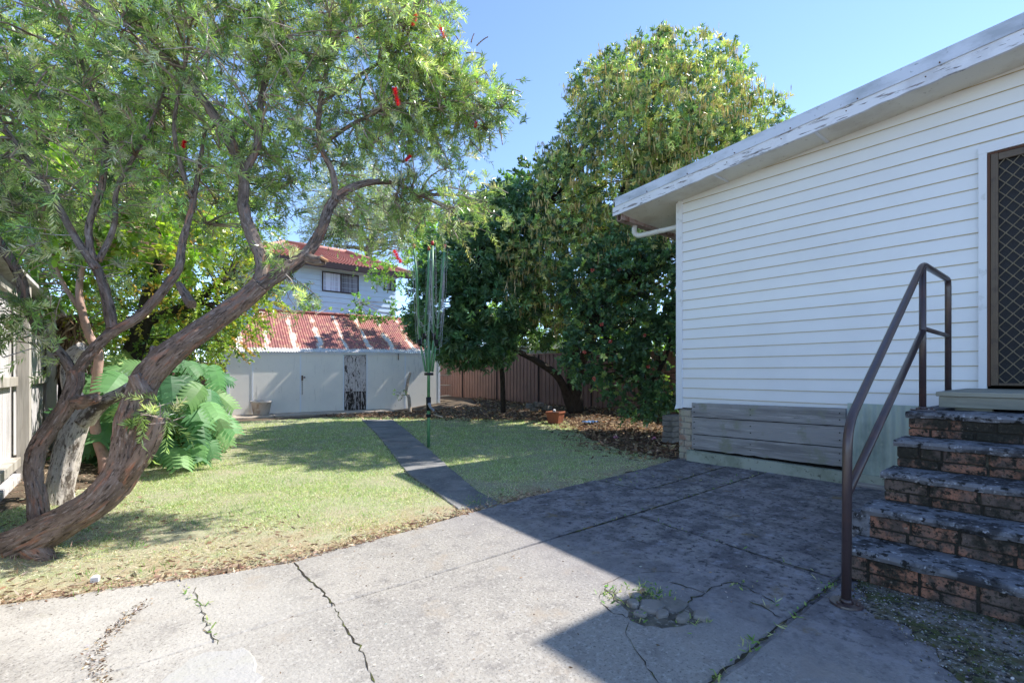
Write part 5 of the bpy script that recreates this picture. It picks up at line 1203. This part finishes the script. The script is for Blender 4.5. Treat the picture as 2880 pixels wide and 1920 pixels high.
# dead frond bundle by the fence
T = thing('dried_plant', 'tall bundle of dried brown leaves standing against the paling fence', 'plant', tuple(P(180, 1260, 7.2) * [1, 1, 0])); n = 900
pp = np.stack([P(u, v, Z) for u, v, Z in zip(rng.normal(190, 28, n), rng.uniform(880, 1050, n), rng.uniform(6.9, 7.5, n))]); leaf_mesh('fronds', pp, rng.standard_normal((n, 3)) * [.35, .35, .4] - [0, 0, 1], rng.uniform(.12, .3, n), rng.uniform(.015, .04, n), pal(n, [(.28, .2, .14), (.4, .3, .22), (.15, .1, .07)], [2, 1, 2]), MT['litter'], T, shape='lance')
mb = MB(); mb.tube([P(185, 1260, 7.2) * [1, 1, 0], P(188, 1100, 7.2), P(190, 900, 7.2)], [.12, .1, .08], 10, ridge=.15); mb.build('trunk', MT['bark_dark'], T)

# ================================================================== trees on the right
EM = [ell(1850, 340, 10.8, 240, 185, 1.9), ell(1690, 260, 12, 95, 80, .8), ell(2110, 375, 10.4, 95, 90, .9), ell(1990, 225, 10.8, 115, 80, 1.0), ell(1800, 200, 11.4, 120, 65, .9), ell(1750, 510, 11.6, 240, 190, 1.9), ell(1580, 560, 11.6, 110, 120, 1.2), ell(1660, 730, 11.3, 210, 140, 1.3), ell(1500, 690, 11.4, 110, 100, 1.0), ell(1980, 480, 10.3, 200, 160, 1.5), ell(1560, 450, 11.8, 55, 40, .5), *[ell(1866, 122, 11.0, 15, 44, .16)] * 7, *[ell(1866, 180, 11.0, 30, 40, .3)] * 3, ell(1640, 860, 11.6, 130, 85, .9), ell(1540, 820, 11.8, 90, 80, .7), ell(1470, 820, 11.4, 60, 50, .5), ell(2060, 620, 10.2, 150, 110, 1.2), ell(1890, 600, 10.2, 150, 130, 1.2), ell(2180, 560, 10.0, 120, 90, 1.0), ell(1880, 300, 9.3, 130, 120, .9)]
TM, pM, qM = generic_tree('tall dense evergreen tree hung with yellow-brown seed tassels beside the house', P(1625, 1133, 14) * [1, 1, 0], [[(1322, 943, 13.2, .24), (1318, 860, 13, .18), (1325, 780, 12.8, .15), (1370, 600, 12.6, .12), (1450, 400, 12.5, .12), (1510, 220, 12.5, .07), (1524, 70, 12.4, .02)],
      [(1312, 938, 13.2, .14), (1285, 870, 12.8, .10), (1235, 830, 12.5, .085), (1180, 800, 12.2, .065), (1140, 760, 12, .04)], [(1325, 860, 13, .16), (1350, 800, 12.5, .12), (1400, 700, 12.2, .08)], [(1322, 700, 12.7, .12), (1280, 560, 12.2, .07), (1260, 470, 12, .04)], [(1420, 500, 12.5, .1), (1560, 350, 12.6, .05)]],
    EM, 11500, 18, .100, .26, [(.13, .21, .09), (.26, .36, .12), (.48, .55, .19), (.08, .14, .09), (.58, .50, .22)], [3, 3, 2.4, 2.2, 1.6], name='evergreen_tree', shape='lance', matl='leaf_gloss', L=(.05, .16), spread=1.5, freq=1.3, r_tw=.02, clump=.13, lo=.55, up=.45, keep=.75)
# seed tassels
n0 = 1100; k0 = rng.choice(len(pM), n0, replace=False); cc = pM[k0] + qM[k0] * .12; per = 11
a_ = cc[:, None] + rng.standard_normal((n0, per, 3)) * [.10, .10, .05]; a_ = a_.reshape(-1, 3); n = len(a_)
leaf_mesh('seed_tassels', a_, rng.standard_normal((n, 3)) * [.16, .16, .05] - [0, 0, 1], rng.uniform(.12, .26, n), rng.uniform(.018, .028, n), np.repeat(pal(n0, [(.50, .38, .17), (.38, .28, .13), (.56, .48, .24)], [2, 1.5, 1], .15), per, 0), MT['catkin'], TM, shape='lance')
generic_tree('dark drooping-leaved tree between the clothesline and the big evergreen', P(1330, 1120, 13.5) * [1, 1, 0], [[(1156, 945, 13.5, .075), (1150, 830, 13, .065), (1120, 740, 12.8, .08), (1100, 620, 12.5, .05)], [(1135, 800, 13, .07), (1080, 740, 12.5, .05), (1040, 680, 12.3, .03)]],
    [ell(1320, 720, 12.0, 130, 120, 1.4), ell(1250, 830, 11.8, 85, 110, 1.0), ell(1430, 640, 12, 110, 120, 1.2), ell(1400, 850, 12, 130, 90, 1.2), ell(1330, 950, 11.8, 110, 45, .7), ell(1240, 930, 12, 70, 45, .6), ell(1440, 560, 12.2, 60, 45, .6), ell(1190, 900, 12.6, 45, 50, .4), ell(1500, 925, 12.8, 95, 42, .6), ell(1340, 990, 12.4, 110, 30, .5)], 2600, 22, .17, .24,
    [(.07, .15, .07), (.11, .20, .09), (.05, .11, .05), (.17, .27, .10)], [3, 3, 2, 1], name='drooping_tree', shape='lance', matl='leaf_gloss', L=(.1, .25), spread=1.3, lo=.6, up=-.8)
generic_tree('bright light-green tree top rising behind the dark trees', P(1450, 1120, 19) * [1, 1, 0], [[(1180, 925, 19, .12), (1185, 600, 18, .07), (1190, 450, 17, .03)]], [ell(1450, 560, 16, 60, 45, .8), ell(1330, 620, 16.5, 90, 60, .9), ell(1250, 700, 17, 90, 90, 1.0)], 520, 20, .15, .42, [(.22, .36, .06), (.32, .46, .1), (.14, .26, .05)], [2, 2, 1], name='light_green_tree', freq=.9)
EC = [ell(1800, 860, 10.0, 150, 170, 1.1), ell(1700, 960, 10, 110, 130, .8), ell(1870, 1010, 9.8, 110, 150, .8), ell(1790, 1090, 9.8, 90, 75, .6), ell(1660, 800, 10.2, 90, 90, .7), ell(1890, 800, 10.2, 100, 130, .9), ell(1640, 1010, 10, 60, 60, .5), ell(1740, 720, 10.2, 90, 60, .6)]
TC, pC, qC = generic_tree('round-leaved camellia bush with a few pink flowers close to the house corner', P(1800, 1165, 10.4) * [1, 1, 0], [[(1480, 955, 10.4, .08), (1475, 860, 10.3, .06), (1460, 760, 10.2, .04), (1470, 650, 10.2, .02)], [(1475, 900, 10.3, .05), (1530, 820, 10.1, .035), (1545, 700, 10, .02)], [(1478, 900, 10.4, .04), (1420, 820, 10.2, .03), (1390, 760, 10, .015)]],
    EC, 2100, 15, .088, .58, [(.07, .14, .07), (.10, .19, .08), (.05, .10, .05), (.18, .27, .10), (.34, .42, .14)], [3, 3, 2, 1, .35], name='camellia_bush', shape='oval', matl='leaf_gloss', L=(.1, .28), spread=1.1, lo=.6, freq=1.5, cat='bush')
for (u, v) in [(1604, 875), (1716, 960), (1644, 990), (1742, 757), (1666, 760), (1824, 1030), (1812, 943), (1692, 912), (1671, 1064), (1748, 928), (1590, 700), (1970, 380)][1:9:1]:
    c = P(u, v, 9.0 if v > 800 else 9.4); n = 26; d = rng.standard_normal((n, 3)); leaf_mesh('flower', c + d * .006, d, .032, .028, pal(n, [(.50, .14, .10), (.55, .10, .08), (.6, .3, .25)], [2, 1, 1], .1), MT['flower'], TC, shape='oval')
# sunlit growth beyond the brown fence
for i, (lab, u, v, Z, ru, rv) in enumerate([('sunlit green bush beyond the brown fence, seen under the evergreen tree', 1560, 920, 21, 160, 90), ('sunlit bush beyond the brown fence near the house corner', 1800, 960, 19, 170, 110), ('bush beyond the brown fence, above the shed end of it', 1330, 900, 26, 120, 60)]):
    generic_tree(lab, P(u, 1150, Z) * [1, 1, 0], [[(u / 1.2245, 920, Z, .1), (u / 1.2245, v / 1.2245, Z, .05)]], [ell(u, v, Z, ru, rv, 1.5), ell(u + ru * .6, v + 20, Z, ru * .6, rv * .8, 1.2)], 500, 18, .16, .45, [(.22, .34, .06), (.34, .44, .12), (.14, .24, .05)], [2, 2, 1], name='sunlit_bush', freq=.8, twn=60, L=(.2, .5), cat='bush', seed=30 + i, lo=.3)
generic_tree('dark evergreen mass beyond the fence behind the house corner', P(2050, 1150, 17) * [1, 1, 0], [[(1640, 940, 17, .2), (1640, 700, 17, .12)]], [ell(1900, 700, 17, 300, 330, 2), ell(1560, 640, 17, 170, 180, 1.6)], 1500, 20, .2, .4, [(.05, .10, .035), (.08, .15, .04)], [1, 1], name='dark_tree', freq=.8, L=(.2, .5), seed=44)
generic_tree('dark bush mass behind the short brown fence, left of the shed', P(520, 1160, 19) * [1, 1, 0], [[(430, 940, 19, .1), (430, 800, 19, .06)]], [ell(530, 970, 18.5, 170, 90, 1.2), ell(330, 960, 17.5, 170, 110, 1.2), ell(660, 930, 22, 90, 60, 1.2)], 1100, 18, .13, .45, [(.10, .18, .05), (.18, .28, .07), (.06, .11, .04)], [2, 1, 2], name='dark_bush', freq=.8, L=(.2, .4), seed=51, cat='bush', twn=60)
# vines and saplings on the shed roof and against the neighbour's wall
def shrub(label, spots, leaf, cols, wts, name='sapling', stems=True, n=30, width=.45):
    c0 = P(spots[0][0], 1160, spots[0][2]) * [1, 1, 0]; T = thing(name, label, 'plant', tuple(c0)); mb = MB(); pts = []; 
    for (u, v, Z, ru, rv) in spots:
        m_ = int(n); c = np.stack([P(a, b, z_) for a, b, z_ in zip(rng.normal(u, ru * .5, m_), rng.normal(v, rv * .5, m_), rng.normal(Z, .12, m_))]); pts.append(c)
        base = P(u, v + rv * 1.6, Z) if (u, v) == spots[0][:2] or name not in ('sapling', 'roof_vine') else P(*spots[0][:3]); mb.tube([base, (base + P(u, v, Z)) / 2 + rng.standard_normal(3) * .04, P(u, v, Z)], [.014, .01, .005], 5)
        twigs(mb, c[:10], [P(u, v + rv * .6, Z), P(u, v, Z)], .006, .002, .1, 3, 3)
    p = np.concatenate(pts); q = nrm(rng.standard_normal((len(p), 3)) + [0, 0, .4]); mb.build('stem', MT['twig'], T)
    b_, d_, l_, w2_, c_, *_ = shoots(p, q, .08, .2, 8, leaf, width, cols, wts, 1.2); leaf_mesh('foliage', b_, d_, l_, w2_, c_, MT['leaf'], T, shape='oval')
shrub('sapling with pale leaves standing behind the shed roof, left of the window', [(880, 862, 17.8, 34, 24), (860, 870, 17.8, 25, 20)], .12, [(.18, .30, .12), (.28, .4, .2)], [1, 1])
shrub('leafy vine growing over the shed ridge under the neighbour window', [(1010, 850, 17.6, 22, 42), (1005, 885, 17.2, 40, 14), (1060, 895, 17.2, 40, 12), (1100, 870, 17.4, 36, 30), (1150, 900, 17.2, 40, 18), (1170, 850, 17.4, 30, 40)], .11, [(.14, .30, .05), (.24, .42, .08), (.07, .13, .04)], [2, 2, 1], name='roof_vine')
shrub('wispy sapling with light green leaves in front of the neighbour house', [(1040, 740, 13.5, 40, 26), (1090, 760, 13.5, 40, 40), (1150, 720, 13.5, 40, 50), (1060, 790, 13.5, 30, 20), (1140, 800, 13.5, 40, 30), (1190, 770, 13.5, 30, 40)], .085, [(.20, .36, .06), (.30, .44, .1)], [1, 1], name='wispy_tree', n=34)
shrub('yellow-green shrub at the left end of the shed roof', [(600, 1000, 11.5, 40, 34), (625, 975, 11.5, 26, 26), (590, 1040, 11.5, 34, 20)], .06, [(.26, .38, .05), (.36, .42, .08)], [1, 1], name='low_shrub', n=60)
shrub('small weed with a thin stem beside the crooked branch', [(1124, 1104, 14.2, 18, 14)], .07, [(.12, .2, .05)], [1], name='weed', n=6)

# ================================================================== grass, litter
def scatter(n, poly, seed=0):
    xs_ = [p[0] for p in poly]; ys_ = [p[1] for p in poly]; r = np.random.default_rng(seed); out = []
    while sum(len(o) for o in out) < n:
        x = r.uniform(min(xs_), max(xs_), n); y = r.uniform(min(ys_), max(ys_), n); ok = inpoly(x, y, poly); out.append(np.stack([x[ok], y[ok]], 1))
    return np.concatenate(out)[:n]
def camdist(xy): return np.maximum(.5, xy @ Fv[:2])
NG = 900000
g = scatter(NG, LAWN, 3); g = g[lawn_mask(g[:, 0], g[:, 1])]
dst = camdist(g); g = g[rng.random(len(g)) < np.clip((3.6 / dst) ** 1.7, .035, 1)]; dst = camdist(g)
pt3 = np.stack([g[:, 0], g[:, 1], np.zeros(len(g))], 1)
patch = fnoise(pt3, 1.3, 2) + .9 * fnoise(pt3, 5, 5); dry = sm(4.7, 3.45, g[:, 1] + .25 * fnoise(pt3, 3, 8)) + .5 * sm(1.2, .2, g[:, 0]) * sm(6.5, 4, g[:, 1])
thin = (rng.random(len(g)) < (.95 - .55 * np.clip(dry, 0, 1) - .50 * sm(-.1, -1.1, patch))); g = g[thin]; pt3 = pt3[thin]; patch = patch[thin]; dry = dry[thin]; dst = dst[thin]; n = len(g)
gc = pal(n, [(.36, .44, .21), (.50, .54, .36), (.22, .33, .11), (.60, .60, .46)], [3, 3, 2, 2.5], .22); strawc = pal(n, [(.62, .56, .44), (.44, .35, .25), (.72, .68, .57)], [2, 1.5, 1.5], .15)
isdry = rng.random(n) < np.clip(.22 + .34 * sm(.3, -.9, patch) + .62 * dry, 0, .94); gc[isdry] = strawc[isdry]
pt3[:, 2] = terrain(g[:, 0], g[:, 1]) - .014; hgt = rng.uniform(.016, .042, n) * (1 + .7 * sm(.5, 1.3, patch)) * np.where(isdry, .85, 1)
dirs = rng.standard_normal((n, 3)) * [.75, .75, .25] + [0, 0, .75]; dirs[isdry] *= [1.3, 1.3, .45]
leaf_mesh('grass', pt3, dirs, hgt, .0038 * np.maximum(1, dst / 4.0), gc, MT['grass'], shape='blade'); tag(bpy.data.objects['grass'], 'short patchy lawn grass, dry towards the patio', 'grass', kind='stuff')
# taller tufts
tf = [(790, 1352, 24), (1085 * 1.2245, 1415, 60), (1110 * 1.2245, 1418, 60), (20, 1500, 30), (60, 1290, 40), (110, 1300, 40), (430, 1600, 30), (560, 1480, 25), (1345, 1400, 50), (1660, 1690, 0), (1270, 1250, 20), (90, 1420, 30), (380, 1530, 30), (300, 1650, 25), (230, 1620, 25), (1000, 1400, 25)]
B = []; 
for (u, v, k) in tf:
    if k: q = G(u, v); B.append(np.stack([rng.normal(q[0], .06, k), rng.normal(q[1], .05, k), np.full(k, -.01)], 1))
for q in scatter(170, LAWN, 21):
    if lawn_mask(q[0], q[1]): k = int(rng.integers(10, 26)); B.append(np.stack([rng.normal(q[0], .035, k), rng.normal(q[1], .035, k), np.full(k, -.012)], 1))
B = np.concatenate(B); n = len(B); leaf_mesh('grass_tufts', B, rng.standard_normal((n, 3)) * [.4, .4, .1] + [0, 0, 1], rng.uniform(.035, .085, n), .005, pal(n, [(.16, .30, .08), (.26, .38, .13)], [1, 1]), MT['grass'], shape='blade', droop=.3); tag(bpy.data.objects['grass_tufts'], 'taller green tufts growing along the lawn edges', 'grass', kind='stuff')
# weeds in the patio cracks
W = []
for (u, v, k, s) in [(1475, 1345, 26, .05), (1490, 1365, 50, .07), (1510, 1370, 40, .06), (1420, 1372, 30, .05), (1400, 1360, 22, .04), (1465, 1395, 16, .04), (1455, 1380, 30, .05), (1460, 1420, 14, .03), (1775, 1388, 6, .03), (1590, 1430, 16, .05), (1690, 1340, 14, .05), (1730, 1480, 16, .03), (1650, 1555, 6, .03), (1895, 1340, 8, .03), (465, 1390, 5, .02), (1620, 1100, 20, .2), (1450, 1100, 30, .25)]:
    q = G(u * 1.2245, v * 1.2245); W.append(np.stack([rng.normal(q[0], s, k), rng.normal(q[1], s * .8, k), np.full(k, .002)], 1))
for (x0, y0, x1, y1, k) in [(.26, 3.3, .33, 2.55, 26), (2.5, 2.52, 6.0, 2.57, 40), (1.7, .96, 3.2, .97, 40), (3.25, 1, 3.35, 2.5, 14)]:
    t = rng.random(k); W.append(np.stack([x0 + (x1 - x0) * t + rng.normal(0, .012, k), y0 + (y1 - y0) * t + rng.normal(0, .012, k), np.full(k, .002)], 1))
W = np.concatenate(W); n = len(W); leaf_mesh('crack_weeds', W, rng.standard_normal((n, 3)) * [.9, .9, .2] + [0, 0, .6], rng.uniform(.012, .045, n), rng.uniform(.004, .012, n), pal(n, [(.16, .28, .08), (.3, .38, .14), (.45, .42, .26)], [2, 1, 1]), MT['grass'], shape='lance'); tag(bpy.data.objects['crack_weeds'], 'tiny weeds growing from the patio cracks', 'weeds', kind='stuff')
# dead leaves under the right-hand trees and around
BED = [(6.15, 3.95), (6.1, 4.6), (6.3, 5.4), (7.6, 7.4), (8.2, 8.4), (7.4, 9.9), (6.0, 11.7), (4.6, 12.9), (4.4, 14.4), (7, 14.4), (9.4, 13.6), (10.9, 16), (10.9, 5), (6.3, 4.0)]
q = scatter(26000, BED, 9); b0_ = np.array(BED[:8]); k_ = rng.integers(0, 7, 2600); t_ = rng.random((2600, 1)); q = np.concatenate([q, b0_[k_] * (1 - t_) + b0_[k_ + 1] * t_ + rng.standard_normal((2600, 2)) * .28 + [-.1, 0]]); q = q[(q[:, 1] > 3.85)]; q = q[rng.random(len(q)) < np.clip((9 / camdist(q)) ** 1.2, .3, 1)]; n = len(q); L = rng.uniform(.05, .12, n)
leaf_mesh('leaf_litter', np.stack([q[:, 0], q[:, 1], terrain(q[:, 0], q[:, 1]) - .03 + rng.random(n) * .035], 1), rng.standard_normal((n, 3)) * [1, 1, .22], L, L * rng.uniform(.25, .5, n), pal(n, [(.20, .13, .08), (.30, .21, .13), (.11, .07, .05), (.45, .34, .22), (.55, .45, .28)], [3, 2.5, 3, 1.2, .5], .25), MT['litter'], shape='lance', up=np.tile([0, 0, 1.0], (n, 1)) + rng.standard_normal((n, 3)) * .5); tag(bpy.data.objects['leaf_litter'], 'brown fallen leaves covering the bed under the trees', 'leaf litter', kind='stuff')
LFT = [(-.85, 3.75), (1.0, 3.4), (1.2, 4.2), (.2, 5.2), (.1, 6.5), (.5, 8.2), (1.3, 10.5), (1.8, 13.5), (-.8, 13.5)]
q = np.concatenate([scatter(9000, LFT, 10), np.stack([rng.uniform(-.9, 3.4, 4200), np.zeros(4200)], 1)]); e_ = np.array(edge); q[9000:, 1] = np.interp(q[9000:, 0], e_[:, 0], e_[:, 1]) + np.abs(rng.normal(0, .11, 4200)) - .03
q = q[rng.random(len(q)) < np.clip((4.5 / camdist(q)), .3, 1)]; n = len(q); L = rng.uniform(.015, .055, n)
leaf_mesh('dry_clippings', np.stack([q[:, 0], q[:, 1], terrain(q[:, 0], q[:, 1]) - .012 + rng.random(n) * .02], 1), rng.standard_normal((n, 3)) * [1, 1, .25], L, L * rng.uniform(.1, .35, n), pal(n, [(.34, .25, .18), (.48, .40, .29), (.20, .13, .09), (.40, .27, .19)], [2, 2.5, 1.2, 1], .2), MT['litter'], shape='lance'); tag(bpy.data.objects['dry_clippings'], 'dry brown clippings and bark bits along the lawn edge and left bed', 'leaf litter', kind='stuff')
seam = [G(u * 1.2245, v * 1.2245)[:2] for u, v in ((330, 1385), (285, 1425), (235, 1468), (215, 1520), (245, 1565))]; sg = np.array(seam); ks = rng.integers(0, 4, 420); ts_ = rng.random((420, 1)); seamp = sg[ks] * (1 - ts_) + sg[ks + 1] * ts_ + rng.standard_normal((420, 2)) * .022
q = np.concatenate([seamp, scatter(500, [(-.8, 1.2), (3, 1.2), (6, 2), (6, 3.5), (-.8, 3.6)], 12), scatter(260, [(2.9, .1), (3.3, .1), (3.3, 1.0), (2.9, 1.0)], 13)]); n = len(q); L = rng.uniform(.006, .022, n)
leaf_mesh('patio_debris', np.stack([q[:, 0], q[:, 1], np.full(n, .004)], 1), rng.standard_normal((n, 3)) * [1, 1, .1], L, L * .35, pal(n, [(.12, .08, .05), (.35, .25, .15), (.5, .48, .45)], [2, 1, 1], .2), MT['litter'], shape='lance'); tag(bpy.data.objects['patio_debris'], 'tiny leaves and chips scattered over the patio', 'debris', kind='stuff')
# gravel chips, moss crumbs beside the steps
q = scatter(2600, [(2.35, -.1), (3.32, -.1), (3.32, .95), (3.0, .86), (2.85, .62), (2.5, .35)], 14) + rng.standard_normal((2600, 2)) * .05; q = q[q[:, 0] < 3.29]; n = len(q); L = rng.uniform(.004, .014, n)
leaf_mesh('gravel', np.stack([q[:, 0], q[:, 1], np.full(n, .008)], 1), rng.standard_normal((n, 3)) * [1, 1, .5], L, L * .8, pal(n, [(.30, .29, .28), (.08, .09, .03), (.12, .10, .07), (.5, .5, .5), (.10, .14, .03)], [3, 2, 3, .8, 1.4], .2), MT['litter'], shape='oval'); tag(bpy.data.objects['gravel'], 'gravel chips and moss crumbs at the foot of the steps', 'gravel', kind='stuff')
# fallen camellia petals
for i, ((u, v), lab) in enumerate([((1731, 1231), 'fallen pink camellia flower on the dark leaf bed, left of the other'), ((1840, 1235), 'fallen pink camellia flower nearer the house corner')]):
    q = G(u, v); n = 22; d = rng.standard_normal((n, 3)); d[:, 2] = abs(d[:, 2]); o_ = leaf_mesh('fallen_flower', np.array([q[0], q[1], .0]) + d * .008, d, .04, .035, pal(n, [(.55, .25, .35), (.6, .4, .5)], [1, 1], .1), MT['flower'], shape='oval'); tag(o_, lab, 'flower')
